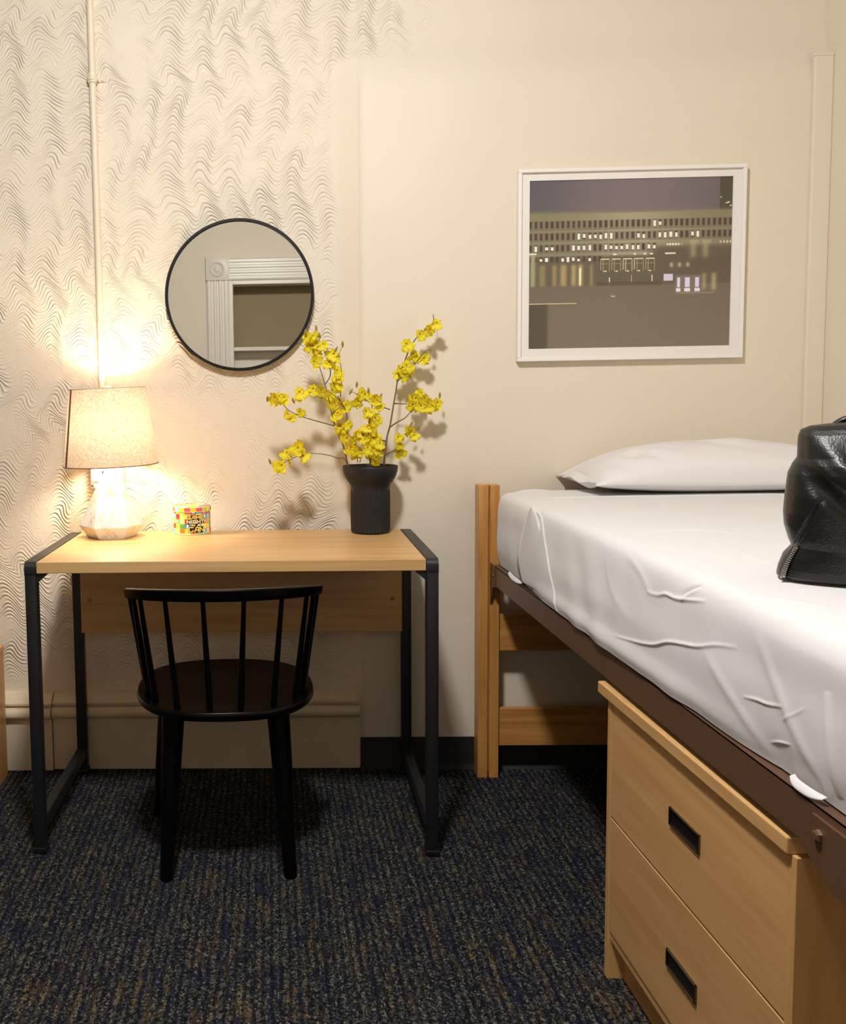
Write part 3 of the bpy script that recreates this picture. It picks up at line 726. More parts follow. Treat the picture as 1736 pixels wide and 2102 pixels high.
# ------------------------------------------------------------------ bed frame
bd = thing('bed_frame', 'oak bed frame with brown steel side rail in the right corner', 'bed', (.66, 2.84, 0))
def bpart(name, *a, mat='oak_v', **k):
    o = obj(name, box(*a, **k), M[mat], bd); o.location = (-.66,-2.84,0); return o
BX1 = 1.63
for y0, y1, ztop in ((2.842, 2.892, .900), (.76, .81, .900)):
    for xa, xb in ((.622,.652),(.657,.6855),(BX1-.0635,BX1-.035),(BX1-.03,BX1)):
        bpart('post', xa, xb, y0, y1, 0, ztop, bev=.002)
    ym = (y0+y1)/2
    for z0, z1 in ((.695,.805),(.393,.506),(.097,.213)):
        bpart('cross_board', .6875, BX1-.0655, ym-.012, ym+.010, z0, z1, bev=.002, mat='oak_h')
    bpart('post_spacer', .652, .657, y0+.012, y1-.012, .02, .88, mat='oak_v'); bpart('post_spacer', BX1-.035, BX1-.03, y0+.012, y1-.012, .02, .88)
RZ0, RZ1, RX = .606, .665, .660
for s, xr in ((1, RX), (-1, BX1-.038)):
    bm = nb()
    xs = lambda a: xr+s*a
    def pl(x0, x1, y0, y1, z0, z1): add_box(bm, min(x0,x1), max(x0,x1), y0, y1, z0, z1, .0008)
    pl(xs(0), xs(.004), .835, 2.812, RZ0, RZ1); pl(xs(.0), xs(.045), .835, 2.812, RZ1-.004, RZ1)
    o = obj('side_rail', bm, M['brown_steel'], bd); o.location = (-.66,-2.84,0)
    # hooked end plates, dropped lower than the rail
    for yb, sg in ((2.8395,-1),(.812,1)):
        bm = nb(); yy = lambda d: yb+sg*d
        add_prism(bm, [(0,RZ1+.001),(.052,RZ1+.001),(.052,RZ0-.004),(.03,RZ0-.008),(.004,.545),(0,.545)], lambda d,z: (xs(-.003),yy(d),z), lambda d,z: (xs(.001),yy(d),z))
        o = obj('rail_bracket', bm, M['brown_steel'], bd); o.location = (-.66,-2.84,0)
    if s == 1:
        bm = nb(); add_prism(bm, [(.86,RZ1-.012),(1.145,RZ1-.012),(1.158,RZ1-.02),(1.155,RZ0-.006),(1.10,RZ0-.03),(.86,RZ0-.045)], lambda y,z: (RX-.004,y,z), lambda y,z: (RX,y,z))
        o = obj('gusset_plate', bm, M['brown_steel'], bd); o.location = (-.66,-2.84,0)
        o = obj('bolt', lathe([(.0085,0),(.008,.004),(.005,.006)], n=6), M['brown_steel'], bd); o.matrix_local = Matrix.Translation((RX-.004-.66,1.128-2.84,.632)) @ Matrix.Rotation(-PI/2,4,'Y')
        o = obj('bolt', lathe([(.0045,0),(.004,.003),(.002,.004)], n=16), M['brown_steel'], bd); o.matrix_local = Matrix.Translation((RX-.003-.66,2.795-2.84,.636)) @ Matrix.Rotation(-PI/2,4,'Y')
for yy in (.95, 1.5, 2.1, 2.7):
    o = obj('cross_bar', box(RX+.004, BX1-.042, yy-.015, yy+.015, RZ1-.026, RZ1-.004, .001), M['brown_steel'], bd); o.location = (-.66,-2.84,0)

# ------------------------------------------------------------------ mattress and fitted sheet
Y0, Y1 = .845, 2.825
ZB = RZ1+.002
mt = tag(obj('mattress', box(.70, 1.598, .87, 2.806, ZB, .845, .035, 5), M['ticking'], None, True, 60), 'pale mattress under the white sheet on the bed frame', 'mattress')
def gaussian(x, w): return np.exp(-(x/w)**2)
NYs = 960; ys = np.linspace(Y0, Y1, NYs)
def zt_of(Y): return .884-.012*np.clip((2.2-Y)/1.3, 0, 1)
# cross-section control (parameter s): left skirt, edge, top, right skirt
def section(Y):
    e = np.clip(np.minimum((Y-Y0)/.35, (Y1-Y)/.30), 0, 1)
    mid = np.sin(np.clip((Y-1.25)/(2.55-1.25),0,1)*PI)**.7
    xb = .674-.021*mid
    z_t = float(zt_of(Y))
    L_ = [(xb,ZB+.001),(xb-.004,ZB+.02),(.655+.010*(1-mid),.715),(.656+.008*(1-mid),.755),(.661+.005*(1-mid),.795),(.667,.838),(.674,z_t-.018),(.686,z_t-.006),(.706,z_t-.001),(.76,z_t+.002),(.84,z_t+.004),(1.0,z_t+.005),(1.2,z_t+.005),(1.4,z_t+.004),(1.55,z_t),(1.60,z_t-.008),(1.622,z_t-.03),(1.627,z_t-.07),(1.625,.74),(1.62,ZB+.001)]
    return np.array(L_)
ctrl = [section(y) for y in ys]
def resample(cp, counts):
    out = []
    n = len(cp)
    for i in range(n-1):
        p0 = cp[max(i-1,0)]; p1 = cp[i]; p2 = cp[i+1]; p3 = cp[min(i+2,n-1)]
        t = (np.arange(counts[i])/counts[i])[:,None]
        # centripetal-ish: tangents scaled by segment lengths
        d1 = np.linalg.norm(p2-p1); da_ = np.linalg.norm(p1-p0)+1e-9; db_ = np.linalg.norm(p3-p2)+1e-9
        m1 = (p2-p0)/(d1+da_)*d1 if i > 0 else (p2-p1); m2 = (p3-p1)/(d1+db_)*d1 if i < n-2 else (p2-p1)
        out.append((2*t**3-3*t**2+1)*p1+(t**3-2*t**2+t)*m1+(-2*t**3+3*t**2)*p2+(t**3-t**2)*m2)
    out.append(cp[-1][None]); return np.vstack(out)
counts = [14,26,26,26,24,20,14,11,11,14,24,28,22,14,10,5,4,4,4]
G = np.zeros((sum(counts)+1, NYs, 3))
for j, y in enumerate(ys):
    s = resample(ctrl[j], counts); G[:,j,0] = s[:,0]; G[:,j,2] = s[:,1]; G[:,j,1] = y
# round both ends: pull towards the core
def end_inset(d, r): d = np.clip(d, 0, r); return r-np.sqrt(np.maximum(r*r-(r-d)**2, 0))
for dist, r in ((ys-Y0, .05), (Y1-ys, .045)):
    ins = end_inset(dist, r)
    cx_, cz_ = 1.14, .77
    wz = np.clip((G[...,2]-ZB)/(.18), 0, 1); wx = np.clip((G[...,0]-cx_)/-.44, -1, 1)
    G[...,0] += ins[None]*np.sign(wx)*np.abs(wx)**3*.8
    G[...,2] -= ins[None]*wz*np.clip(1,0,1)*np.where(G[...,2]>.80, 1, wz)*.9
def normals(G):
    du = np.gradient(G, axis=0); dv = np.gradient(G, axis=1); n = np.cross(dv, du); n /= np.linalg.norm(n, axis=-1, keepdims=True)+1e-12
    return n
NRM = normals(G)
if NRM[sum(counts[:11]), NYs//2, 2] < 0: NRM = -NRM
disp = np.zeros(G.shape[:2])
def fold(pts, h, w, kind='ridge', taper=True):
    pts = smooth_path(pts, 6); A = np.array([tuple(p) for p in pts]); seg = np.linalg.norm(np.diff(A, axis=0), axis=1); Ls = np.concatenate([[0], np.cumsum(seg)]); T = Ls[-1]
    best = np.full(disp.shape, 1e9); par = np.zeros(disp.shape); side = np.zeros(disp.shape)
    lo = A.min(0)-4*w-.02; hi = A.max(0)+4*w+.02
    w *= .72
    msk = np.all((G > lo) & (G < hi), axis=-1)
    Q = G[msk]; bb = np.full(len(Q), 1e9); pp = np.zeros(len(Q)); ss = np.zeros(len(Q)); NQ = NRM[msk]
    for i in range(len(seg)):
        d = A[i+1]-A[i]; t = np.clip(((Q-A[i])@d)/(d@d), 0, 1); c = A[i]+t[:,None]*d; v = Q-c; v -= NQ*np.sum(v*NQ, -1, keepdims=True); r = np.linalg.norm(v, axis=-1)
        u = r < bb; bb[u] = r[u]; pp[u] = (Ls[i]+t*seg[i])[u]/T; ss[u] = np.sign(np.sum(np.cross(NQ, d)*v, -1))[u]
    tp = np.sin(np.clip(pp,0,1)*PI)**.6 if taper else np.clip(np.minimum(pp, 1.0)*8, 0, 1)
    x = bb*ss
    if kind == 'ridge': d_ = gaussian(bb, w)
    elif kind == 'crease': d_ = -gaussian(bb, w)+.6*gaussian(x-1.6*w, w)
    elif kind == 'step': d_ = np.where(x > 0, np.exp(-x/(w*5)), gaussian(x, w*.5))
    elif kind == 'step2': d_ = np.where(x < 0, np.exp(x/(w*5)), gaussian(x, w*.5))
    disp[msk] += .62*h*tp*d_
def S(px, X=.662): return [tuple(at_x(x, y, X)) for x, y in px]
def Tp(px, z=.884): return [tuple(at_z(x, y, z)) for x, y in px]
# soft drape
X_, Y_, Z_ = G[...,0], G[...,1], G[...,2]
sidew = np.clip((.86-Z_)/.06, 0, 1)*(X_ < .8)
rsd = np.random.RandomState(11)
for k in range(26):
    a = rsd.uniform(-.9,.3); f = rsd.uniform(12, 46); ph = rsd.uniform(0, 6.28); cy_ = rsd.uniform(.95, 2.7); wy = rsd.uniform(.07, .22)
    disp += .0011*rsd.uniform(.4,1)*sidew*np.sin(f*(Y_+a*(Z_-.78))+ph)*gaussian(Y_+a*(Z_-.78)-cy_, wy)
topw = np.clip((Z_-.84)/.03, 0, 1)
for k in range(14):
    a = rsd.uniform(-.35,.35); f = rsd.uniform(8, 30); ph = rsd.uniform(0, 6.28)
    disp += .0007*rsd.uniform(.3,1)*topw*np.sin(f*(X_*math.sin(1.2+a)+Y_*math.cos(1.2+a))+ph)*gaussian(Y_-rsd.uniform(1,2.4), .4)
fold(S([(1325,1214),(1345,1221),(1362,1219),(1384,1228),(1412,1231),(1440,1232)]), .0045, .0045)
fold(S([(1434,1199),(1420,1210),(1404,1225)], .672), .0045, .006, 'crease')
fold(S([(1268,1306),(1305,1316),(1345,1323),(1380,1318),(1430,1327),(1470,1324),(1512,1330)]), .0042, .0042)
fold(S([(1524,1430),(1550,1436),(1575,1446),(1608,1451)]), .0030, .003)
fold(S([(1575,1526),(1595,1525),(1618,1530)]), .0026, .0026)
fold(S([(1600,1480),(1625,1468),(1650,1452)]), .0014, .003)
fold(S([(1540,1300),(1590,1420),(1650,1560),(1690,1640)], .66), .0040, .016)
fold(S([(1440,1330),(1500,1430),(1570,1550)], .66), .0032, .015)
fold(S([(1700,1420),(1712,1540),(1722,1640)], .668), .006, .012)
fold(S([(1270,1130),(1310,1180),(1340,1240)], .66), .0024, .012)
fold(S([(1230,1110),(1250,1200),(1300,1280)], .66), .0018, .014)
fold(Tp([(1270,1105),(1340,1098),(1410,1096),(1480,1099),(1550,1106)], .878), .0036, .012)
fold(Tp([(1410,1102),(1470,1122),(1540,1145),(1600,1170)], .878), .0022, .007)
fold(Tp([(1310,1125),(1400,1132),(1470,1145),(1560,1185)], .876), .0020, .009)
fold(Tp([(1450,1212),(1560,1228),(1660,1246),(1736,1262)], .872), .0026, .010)
fold(Tp([(1560,1258),(1640,1272),(1736,1300)], .870), .0018, .008)
fold(Tp([(1358,1032),(1345,1045),(1330,1052),(1330,1066)], .882), .0016, .003, 'crease')
fold(Tp([(1220,1060),(1300,1058),(1380,1085)], .882), .0014, .007)
# hospital corner at the head: tucked flap edges on the skirt and the fold across the top
fold([(.682,2.47,.872)]+S([(1104,1060),(1122,1120),(1138,1190),(1152,1252)], .664), .0050, .004, 'ridge', False)
0 and fold([(.69,2.56,.876)]+S([(1085,1048),(1070,1085),(1064,1130),(1063,1175),(1075,1200)], .668), .012, .010, 'step', False)
fold([(.70,2.60,.882),(.80,2.585,.886),(1.0,2.575,.888),(1.25,2.57,.888),(1.5,2.57,.886)], .004, .006, 'step', False)
fold([(.72,2.79,.884),(.76,2.80,.884),(.82,2.80,.884)], .012, .02)
G2 = G+NRM*disp[...,None]
me = grid_mesh('fitted_sheet', G2)
bm = bmesh.new(); bm.from_mesh(me); bm.verts.ensure_lookup_table()
nS = G2.shape[0]
for j, y_c in ((0, Y0-.0), (NYs-1, Y1)):
    loop = [bm.verts[i*NYs+j] for i in range(nS)]; bm.faces.new(loop)
fs_ = tag(obj('fitted_sheet', bm, M['sheet'], None, True, 70), 'wrinkled white fitted sheet stretched over the mattress', 'sheet')
def hem(pts, w, name):
    bm = nb(); A = smooth_path(pts, 6); n = len(A); rows_ = []
    for i, p in enumerate(A):
        t = i/(n-1); ww = w*math.sin(PI*min(max(t,.04),.96))**.5
        rows_.append([bm.verts.new(p+Vector((-.004,0,0))*q+Vector((0,0,-ww*q))+Vector((-.002*math.sin(q*3),0,0))) for q in (-.3,0,.35,.7,1)])
    for a, b in zip(rows_, rows_[1:]):
        for k in range(4): bm.faces.new((a[k], a[k+1], b[k+1], b[k]))
    o = obj(name, bm, M['sheet'], fs_, True); s_ = o.modifiers.new('thickness', 'SOLIDIFY'); s_.thickness = .0012; return o
def px_strip(Lp, Rp, xl, xr, name, n=24, m=8):
    Lp = smooth_path([tuple(at_x(x, y, xl)) for x, y in Lp], 6); Rp = smooth_path([tuple(at_x(x, y, xr)) for x, y in Rp], 6)
    at = lambda A, t: A[min(int(t*(len(A)-1)), len(A)-2)].lerp(A[min(int(t*(len(A)-1)), len(A)-2)+1], t*(len(A)-1)-min(int(t*(len(A)-1)), len(A)-2))
    bm = nb(); rows_ = []
    for i in range(n+1):
        t = i/n; a, b = at(Lp, t), at(Rp, t); rows_.append([bm.verts.new(a.lerp(b, j/m)+Vector((-.004*math.sin(PI*j/m)*math.sin(PI*t)**.5,0,0))) for j in range(m+1)])
    for a, b in zip(rows_, rows_[1:]):
        for j in range(m): bm.faces.new((a[j], a[j+1], b[j+1], b[j]))
    o = obj(name, bm, M['sheet'], fs_, True); k_ = o.modifiers.new('thickness', 'SOLIDIFY'); k_.thickness = .002; return o
px_strip([(1090,1040),(1077,1078),(1066,1125),(1063,1162),(1071,1194)], [(1097,1040),(1110,1085),(1124,1140),(1130,1180),(1118,1224)], .659, .668, 'corner_fold')
hem([(.664,2.64,.676),(.660,2.60,.673),(.661,2.55,.671),(.664,2.50,.672)], .009, 'loose_hem')
hem([(.667,1.208,.676),(.6615,1.190,.675),(.6615,1.158,.675),(.666,1.135,.676)], .0085, 'loose_hem')

# ------------------------------------------------------------------ pillow
pw = thing('pillow', 'plump white pillow lying at the head of the bed against the wall', 'pillow', (1.266, 2.745, .8895))
na, nb_ = 120, 80
A_, B_ = np.meshgrid(np.linspace(-1,1,na), np.linspace(-1,1,nb_), indexing='ij')
hx, hy = .392, .180
def pill(sign):
    th = (np.maximum(1-np.abs(A_)**2.5,0)**.62)*(np.maximum(1-np.abs(B_)**2.2,0)**.55)
    pin = 1-.10*(np.abs(A_)**6)*(1-np.abs(B_)**2)*0; 
    x = hx*A_*(1-.05*(1-np.abs(A_))*0)*(1-.055*(np.abs(B_)<.97)*(1-B_**2)*np.abs(A_)**8); y = hy*B_*(1-.10*(1-A_**2)*np.abs(B_)**8)
    zs = .036+(.030*np.abs(A_)**3)*0
    up = .104*th; dn = .040*th
    z = np.where(sign > 0, zs+up, zs-dn)
    z += -.006*np.abs(A_)**4
    return np.stack([x,y,z],-1)
top, bot = pill(1), pill(-1)
bot[...,2] = np.maximum(bot[...,2], .001)
def wr(P, s):
    x, y = P[...,0], P[...,1]; w = np.zeros_like(x); th = np.maximum(1-np.abs(A_)**4,0)*np.maximum(1-np.abs(B_)**4,0)
    for (cx, cy, ang, f, sx_, sy_, h) in ((-.20,-.10,.8,90,.07,.05,.0045),(-.25,-.06,1.9,70,.06,.06,.004),(.0,-.05,1.1,85,.07,.05,.0035),(.06,.0,1.2,75,.08,.05,.003),(-.30,-.1,.4,110,.05,.05,.004),(.15,-.1,1.5,60,.12,.06,.002)):
        u = (x-cx)*math.cos(ang)+(y-cy)*math.sin(ang); v_ = -(x-cx)*math.sin(ang)+(y-cy)*math.cos(ang)
        w += h*np.sin(f*u)*np.exp(-(u/sx_)**2-(v_/sy_)**2)
    return 1.6*w*th*s
top[...,2] += wr(top, 1); 
me = bpy.data.meshes.new('pillow_body'); idx = np.arange(na*nb_).reshape(na,nb_)
V_ = np.vstack([top.reshape(-1,3), bot.reshape(-1,3)]); off = na*nb_
q = np.stack([idx[:-1,:-1], idx[1:,:-1], idx[1:,1:], idx[:-1,1:]], -1).reshape(-1,4)
me.from_pydata(V_.tolist(), [], q.tolist()+(q[:,::-1]+off).tolist())
bm = bmesh.new(); bm.from_mesh(me); bmesh.ops.remove_doubles(bm, verts=bm.verts, dist=.0006)
obj('pillow_body', bm, M['pillow'], pw, True)
# open hem of the pillowcase at the left end
bm = nb(); rows_ = []
for i in range(21):
    t = -1+2*i/20; y = hy*t*.93; zc = .032
    rows_.append([bm.verts.new((-hx+.024-d*(1-.25*abs(t)), y*(1-.2*d/.03), zc+.004*math.sin(5*t)+zz*(1-abs(t)**3))) for d, zz in ((0,.016),(.012,.010),(.022,.004),(.027,0),(.022,-.004),(.012,-.010),(0,-.016))])
for a, b in zip(rows_, rows_[1:]):
    for k in range(6): bm.faces.new((a[k], a[k+1], b[k+1], b[k]))
obj('pillowcase_hem', bm, M['pillow'], pw, True)

# ------------------------------------------------------------------ leather bag
BGX, BGY, BGZ = .950, 1.394, .8845
bg = thing('leather_bag', 'slouchy black leather bag with silver zip sitting on the bed', 'bag', (BGX, BGY, BGZ), -.49)
prof = [(0,-.187,.066),(.004,-.189,.071),(.015,-.187,.073),(.033,-.181,.0735),(.043,-.173,.074),(.048,-.170,.0745),(.060,-.175,.076),(.081,-.181,.078),(.100,-.1825,.082),(.126,-.181,.082),(.159,-.178,.076),(.174,-.172,.070),(.184,-.166,.064),(.205,-.166,.056),(.218,-.1655,.050),(.227,-.162,.042),(.233,-.150,.030),(.236,-.128,.012)]
nth = 256; lev = 150
zs = np.linspace(0, 1, lev); pz = np.array([p[0] for p in prof]); kk = np.linspace(0,1,len(prof))
zi = np.interp(zs, kk, pz); xl = np.interp(zs, kk, [p[1] for p in prof]); hyv = np.interp(zs, kk, [p[2] for p in prof])
P = np.zeros((lev, nth, 3))
for i in range(lev):
    for k in range(nth):
        a = 2*PI*k/nth; c, s = math.cos(a), math.sin(a); n_ = 3.2
        r_ = (abs(c)**n_+abs(s)**n_)**(-1/n_)
        hxv = -xl[i] if c < 0 else .20
        x = hxv*r_*c; y = hyv[i]*r_*s; z = zi[i]
        fr = max(0, -s)
        # front: a glossy flap falls over the top and rolls under along a slanting lip, gathers below it
        sm = lambda v, a_, b_: (lambda t: t*t*(3-2*t))(min(1, max(0, (v-a_)/(b_-a_))))
        d_l = (z-.186)+.95*(x+.157)+.006*math.sin(38*x)
        f = .020*sm(d_l, -.010, .012)*sm(x, -.168, -.150)*(1-.45*sm(d_l, .03, .09))
        f -= .010*math.exp(-((d_l+.022)/.014)**2)*sm(x, -.17, -.12)
        f += .007*math.exp(-((d_l-.040)/.016)**2)*sm(x, -.15, -.11)
        f += .0030*math.sin((z*.8+.6*x)*120)*math.exp(-((x+.125)/.03)**2-((z-.125)/.022)**2)
        y -= fr*f*min(1, z/.05)
        xs_ = -.166+.42*(z-.050)
        if s < -.1 and .045 < z < .125: y += .0035*math.exp(-((x-xs_)/.003)**2)
        z2 = z+.004*math.sin(14*x+1)*(zs[i]**3)
        P[i,k] = (x, y, max(z2,.0))
me = grid_mesh('bag', P.transpose(1,0,2), True)
bm = bmesh.new(); bm.from_mesh(me); bm.verts.ensure_lookup_table()
bm.faces.new([bm.verts[k*lev+lev-1] for k in range(nth)]); bm.faces.new([bm.verts[k*lev] for k in range(nth)][::-1])
obj('bag_body', bm, M['leather'], bg, True, 70)
# zip at the lower left corner: tape and teeth follow the corner curve
def front_pt(x, z):
    i = int(np.argmin(abs(zi-z))); row = P[i, nth//2+2:nth-2]; o = np.argsort(row[:,0]); return Vector((x, float(np.interp(x, row[o,0], row[o,1])), float(zi[i])))
zp = [front_pt(x, z) for x, z in ((-.1795,.003),(-.1775,.014),(-.1740,.026),(-.1690,.038),(-.1640,.048))]
outw = Vector((-.12,-.99,0))
zp = [p+outw*.002 for p in zp]
zobj = obj('zip_tape', tube(smooth_path(zp,5), .0046, n=12, sx=1, sy=1), M['black_plastic'], bg, True)
bm = nb(); zz = smooth_path(zp, 8); acr = Vector((.98,-.15,0))
for i in range(0, len(zz), 2):
    for s in (-1,1):
        p = zz[i]+outw*.0045+acr*(s*.0019)+Vector((0,0,.0008*s)); add_box(bm, -.0017,.0017,-.002,.0015,-.0007,.0007, M=Matrix.Translation(p) @ Matrix.Rotation(s*.35,4,'Y'))
obj('zip_teeth', bm, M['steel'], zobj)
bm = nb()
sp = [front_pt(-.166+.42*(.006*k)-.0028, .050+.006*k)+Vector((-.2,-1,0))*.0006 for k in range(13)]
for i in range(len(sp)-1):
    for t in (.1,.6):
        p = sp[i].lerp(sp[i+1], t); q = sp[i].lerp(sp[i+1], t+.3); add_tube(bm, [p,q], .0007, n=6)
obj('stitching', bm, M['black_plastic'], bg)
obj('handle', tube(smooth_path([(-.125,.030,.215),(-.115,.030,.232),(-.09,.028,.243),(-.03,.025,.250),(.06,.025,.246),(.10,.028,.215)],8), .008, n=12, sx=1, sy=.6), M['leather'], bg, True)

# ------------------------------------------------------------------ drawer cabinet under the bed
cb = thing('drawer_cabinet', 'honey maple two drawer cabinet standing under the bed', 'cabinet', (.664, 1.52, 0), .012)
cy0, cy1, cd_ = 1.195-1.52, 1.852-1.52, .56
CT = .570
def cpart(name, *a, mat='cab_wood', parent=None, **k): return obj(name, box(*a, **k), M[mat], parent or cb)
cpart('side_panel', 0, cd_, cy1-.018, cy1, 0, CT, mat='cab_wood_v', bev=.001)
cpart('side_panel', 0, cd_, cy0, cy0+.018, 0, CT, mat='cab_wood_v', bev=.001)
cpart('back_panel', cd_-.012, cd_, cy0+.018, cy1-.018, .09, CT)
cpart('top_panel', -.008, cd_+.01, cy0+.010, cy1+.036, CT, CT+.024, bev=.003, seg=3)
cpart('bottom_panel', .004, cd_-.012, cy0+.018, cy1-.018, .084, .100)
cpart('toe_kick', .032, .048, cy0+.018, cy1-.018, 0, .084)
for z0, z1, hz in ((.338,.566,.460),(.102,.334,.212)):
    d = cpart('drawer', .0015, .020, cy0+.0195, cy1-.0195, z0, z1, bev=.0012)
    obj('drawer_box', box(.02, .48, cy0+.03, cy1-.03, z0+.01, z1-.03), M['cab_wood'], d)
    yc = 1.512-1.52; hwid, hh = .054, .0155
    bm = nb()
    for a in ((yc-hwid,yc+hwid,hz+hh-.003,hz+hh),(yc-hwid,yc+hwid,hz-hh,hz-hh+.003),(yc-hwid,yc-hwid+.004,hz-hh,hz+hh),(yc+hwid-.004,yc+hwid,hz-hh,hz+hh)):
        add_box(bm, -.0025, .004, a[0], a[1], a[2], a[3], .0008)
    h = obj('recessed_pull', bm, M['dark_chrome'], d)
    obj('pull_cup', box(.0002, .0012, yc-hwid+.003, yc+hwid-.003, hz-hh+.002, hz+hh-.002), M['black_plastic'], h)

# low honey coloured cabinet whose corner shows at the left edge
lc = thing('low_cabinet', 'low honey wood cabinet at the left edge of the floor', 'cabinet', (-.838, 2.60, 0))
obj('side_panel', box(-.02, 0, -.28, .285, 0, .398, .002), M['oak_v'], lc)
obj('side_panel', box(-.62, -.60, -.28, .285, 0, .398, .002), M['oak_v'], lc)
obj('top_panel', box(-.62, .002, -.285, .285, .398, .418, .002), M['oak_h'], lc)
obj('bottom_panel', box(-.60, -.02, -.27, .28, .05, .07, .001), M['oak_h'], lc); obj('back_panel', box(-.60, -.02, .27, .28, .07, .398), M['oak_h'], lc)
for k in (0,1):
    d = obj('door', box(-.598+.29*k, -.312+.29*k, -.28, -.262, .055, .395, .002), M['oak_v'], lc)
    obj('knob', lathe([(.006,0),(.005,.012),(.012,.018),(.012,.024),(.004,.028)], n=20), M['dark_chrome'], d, True, 40).matrix_local = Matrix.Translation((-.34+.06*k,-.28,.25)) @ Matrix.Rotation(PI/2,4,'X')

# ------------------------------------------------------------------ orchid stems
def petal_grid(bm, L, W, ang, lift, ruff, notch, seed, z0=0, n=9, m=7):
    r = random.Random(seed); ca, sa = math.cos(ang), math.sin(ang); vs = []
    ph = r.uniform(0,6)
    for i in range(n+1):
        u = i/n; w = W*(math.sin(PI*min(1,u*.86+.08))**.75); row = []
        for j in range(-m, m+1):
            v = j/m
            l = L*u*(1+.05*math.sin(16*v+ph)*u-notch*math.exp(-(v/.25)**2)*u**3-.12*v*v*u)
            x, y = l, w*v
            z = z0+lift*u*u*L+ruff*u*u*(math.sin(9*v+ph)*abs(v)+.45*math.sin(5*v*u+2*ph)+.45*math.sin(19*v+3*ph)*u)+.12*L*v*v*(1-u)
            row.append(bm.verts.new((x*ca-y*sa, x*sa+y*ca, z)))
        vs.append(row)
    for a, b in zip(vs, vs[1:]):
        for j in range(2*m): bm.faces.new((a[j], a[j+1], b[j+1], b[j]))
FL = []
for k in range(4):
    bm = nb(); r = random.Random(20+k)
    petal_grid(bm, .021, .017, -PI/2+r.uniform(-.15,.15), -.05, .0062, .26, k)           # broad frilled lip
    for a, L in ((PI/2,.011),(PI*.16,.012),(PI*.84,.012),(-.18,.010),(PI+.18,.010)):
        petal_grid(bm, L*r.uniform(.9,1.15), .0052, a+r.uniform(-.12,.12), .25, .0018, 0, k*9+int(a*10), .0008, 6, 3)
    me = bpy.data.meshes.new('flower'); bmesh.ops.recalc_face_normals(bm, faces=bm.faces); bm.to_mesh(me); bm.free(); me.materials.append(M['petal'])
    me.polygons.foreach_set('use_smooth', [True]*len(me.polygons)); FL.append(me)
bm = nb(); bmesh.ops.create_icosphere(bm, subdivisions=2, radius=.0026); bmesh.ops.scale(bm, vec=(1,1.3,.8), verts=bm.verts); bmesh.ops.translate(bm, vec=(0,0,.0022), verts=bm.verts)
EYE_ME = bpy.data.meshes.new('flower_centre'); bm.to_mesh(EYE_ME); bm.free(); EYE_ME.materials.append(M['flower_eye'])
bm = nb(); add_lathe(bm, [(.0008,-.008),(.002,-.005),(.0038,0),(.0034,.005),(.0016,.010),(.0004,.012)], n=10)
BUD = bpy.data.meshes.new('bud'); bmesh.ops.recalc_face_normals(bm, faces=bm.faces); bm.to_mesh(BUD); bm.free(); BUD.materials.append(M['bud']); BUD.polygons.foreach_set('use_smooth', [True]*len(BUD.polygons))
def Z1(x, y): return (x/4.568+540, y/4.568+630)      # detail view to photo frame
frnd = random.Random(42)
def orchid(label, paths, flowers, buds, d0, d1, thick=.0021):
    """paths: lists of photo points; the stem leans from depth d0 in the vase to d1 at the tip."""
    root = paths[0][0]
    def dep(x, y):
        t = min(1, max(0, (1440-y)/1000 + abs(x-root[0])/1600)); return d0+(d1-d0)*t
    def W(p): q = Z1(*p); return at_y(q[0], q[1], dep(*p))
    base = W(root); b_in = Vector((VX+(base.x-VX)*.35, VY+(base.y-VY)*.35, DT+.018))
    o = thing('orchid_stem', label, 'flower stem', b_in, 0, None)
    bm = nb()
    for i, pa in enumerate(paths):
        pts = [W(p)-b_in for p in pa]
        if i == 0: pts = [Vector((0,0,0))]+[pts[0]*.5+Vector((0,0,-.004))]+pts
        sp = smooth_path(pts, 5); n = len(sp); t0 = thick if i == 0 else thick*.8
        add_tube(bm, sp, [t0*(1-.6*k/(n-1)) for k in range(n)], n=8)
    obj('stem', bm, M['stem'], o, True)
    for j, p in enumerate(flowers):
        w = W(p)-b_in; s = frnd.uniform(.92, 1.42)
        f = bpy.data.objects.new('flower', FL[frnd.randrange(4)]); C.objects.link(f); f.parent = o
        f.location = w+Vector((0,frnd.uniform(-.016,.010),.004)); f.scale = (s,s,s)
        f.rotation_euler = (PI/2+frnd.uniform(-.75,.55), frnd.uniform(-.9,.9), frnd.uniform(-.95,.95))
        e = bpy.data.objects.new('flower_centre', EYE_ME); C.objects.link(e); e.parent = f; e.scale = (.62,.62,.7)
    for p in buds:
        w = W(p)-b_in; f = bpy.data.objects.new('bud', BUD); C.objects.link(f); f.parent = o; f.location = w; f.rotation_euler = (frnd.uniform(-.3,.3), frnd.uniform(-.6,.6), 0)
    return o
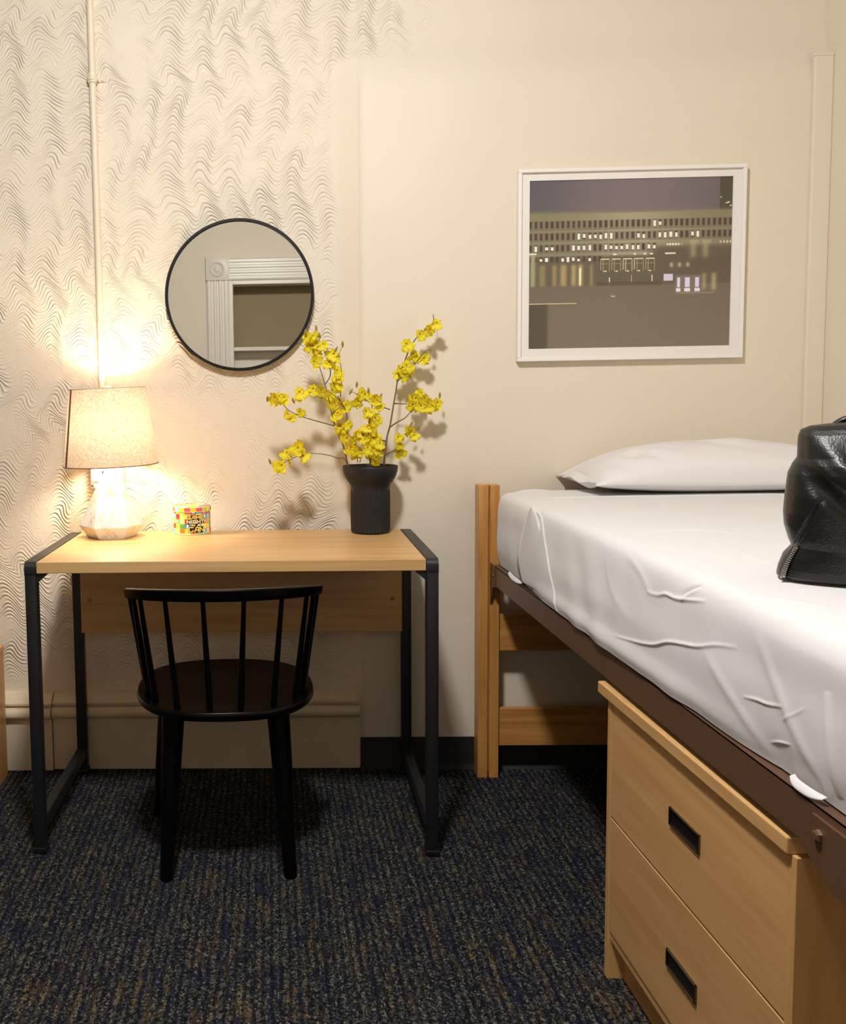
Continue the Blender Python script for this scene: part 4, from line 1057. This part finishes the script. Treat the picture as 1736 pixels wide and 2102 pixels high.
orchid('tallest left orchid stem with yellow blooms reaching the mirror edge',
  [[(785,1440),(740,1270),(690,1160),(640,990),(620,880),(580,730),(520,540),(470,420),(455,300),(410,262)],
   [(585,722),(630,640),(615,540),(575,420),(535,330),(495,230)],
   [(740,1272),(772,1160),(785,1010),(745,920),(690,850),(600,790),(520,800),(420,800),(350,830),(290,885)],
   [(670,1115),(500,1070),(340,1020),(240,970),(190,920),(120,870),(50,865)],
   [(645,1010),(700,920),(725,830),(735,700),(730,560),(712,450),(745,360)]],
  [(410,290),(470,285),(440,372),(490,350),(560,362),(520,450),(480,520),(500,480),(690,610),(705,655),(690,740),(720,755),(660,452),(690,480),(620,530),(590,545),(725,880),(780,930),(715,985),(665,910),(735,1180),(700,1010),(600,835),(545,790),(470,780),(340,812),(345,990),(280,1040),(225,1010),(190,860),(110,860),(150,850),(760,1160),(720,1130)],
  [(498,205),(530,275),(745,355),(680,405),(40,868),(285,885),(680,1058),(395,245)], 2.83, 2.79)
orchid('lowest orchid stem arching left over the desk with yellow blooms',
  [[(775,1445),(700,1420),(620,1392),(500,1375),(400,1380),(300,1410),(200,1460),(140,1500),(75,1460)]],
  [(320,1330),(335,1370),(380,1410),(225,1380),(250,1445),(110,1495),(170,1495),(350,1300)], [(65,1456),(145,1525)], 2.80, 2.74, .0016)
orchid('short middle orchid stem leaning left just above the vase',
  [[(1000,1440),(950,1380),(880,1300),(820,1220),(760,1150),(720,1100)],[(885,1460),(880,1380),(862,1290),(830,1230)],[(905,1460),(930,1380),(960,1320)]],
  [(870,1205),(840,1245),(820,1325),(890,1355),(845,1385),(805,1110),(790,1240),(910,1190)], [(700,1105),(1130,1335)], 2.78, 2.76, .0016)
orchid('bushy orchid stem in the vase centre crowded with yellow blooms',
  [[(1010,1460),(985,1330),(985,1200),(1000,1060),(1020,930),(960,870),(900,830),(840,800)],[(1190,962),(1110,935),(1060,900),(1000,860)]],
  [(955,1250),(1000,1150),(970,1140),(1060,1080),(1040,1050),(960,990),(1010,1000),(1080,930),(1060,880),(930,815),(960,830),(890,890),(1040,860),(970,1330),(1040,1310),(1080,1360),(1040,1390),(1010,1370),(1060,1435),(940,1215),(1040,1240),(985,1290),(1090,1290),(1070,1440)],
  [(877,735),(820,800),(990,790),(1098,845)], 2.77, 2.77)
orchid('thick right orchid stem reaching highest with yellow blooms at its tip',
  [[(1135,1445),(1160,1230),(1190,1110),(1220,930),(1245,790),(1262,690),(1330,500),(1380,380),(1430,300),(1500,230),(1590,150),(1595,70)],
   [(1250,700),(1330,630),(1450,500),(1530,410),(1585,408)],
   [(1193,1125),(1250,1085),(1330,1040),(1390,975),(1420,930)],[(1225,905),(1290,908),(1350,912)],[(1150,1385),(1200,1360),(1245,1330),(1290,1250),(1340,1190)],[(1145,1260),(1100,1250),(1060,1250)]],
  [(1625,165),(1600,190),(1470,265),(1340,360),(1395,448),(1440,475),(1520,490),(1280,590),(1250,640),(1310,640),(1370,575),(1340,560),(1480,815),(1430,865),(1400,925),(1470,940),(1540,905),(1625,905),(1505,865),(1560,940),(1600,930),(1265,1230),(1270,1300),(1278,1365),(1385,1180),(1410,1215),(1360,1160),(1560,225)],
  [(1655,835),(1400,835),(1450,1140),(1385,1105),(1570,405)], 2.83, 2.86, .0030)

# ------------------------------------------------------------------ camera and world
cam = bpy.data.cameras.new('camera'); co = bpy.data.objects.new('camera', cam); C.objects.link(co)
cam.sensor_fit = 'HORIZONTAL'; cam.sensor_width = 36; cam.lens = F/1736*36
cam.shift_x = (868-PX)/1736; cam.shift_y = (PY-1051)/1736; cam.clip_start = .02
R3 = Matrix((RM[0], -RM[1], -RM[2])).transposed()
co.matrix_world = Matrix.Translation(EYE) @ R3.to_4x4()
bpy.context.scene.camera = co
w = bpy.data.worlds.new('world'); bpy.context.scene.world = w; w.use_nodes = True
w.node_tree.nodes['Background'].inputs[0].default_value = (.9,.92,1,1); w.node_tree.nodes['Background'].inputs[1].default_value = .0
vsn = bpy.context.scene.view_settings
vsn.view_transform = 'Standard'; vsn.look = 'None'; vsn.exposure = 0; vsn.gamma = 1
try: vsn.use_curve_mapping = False
except Exception: pass
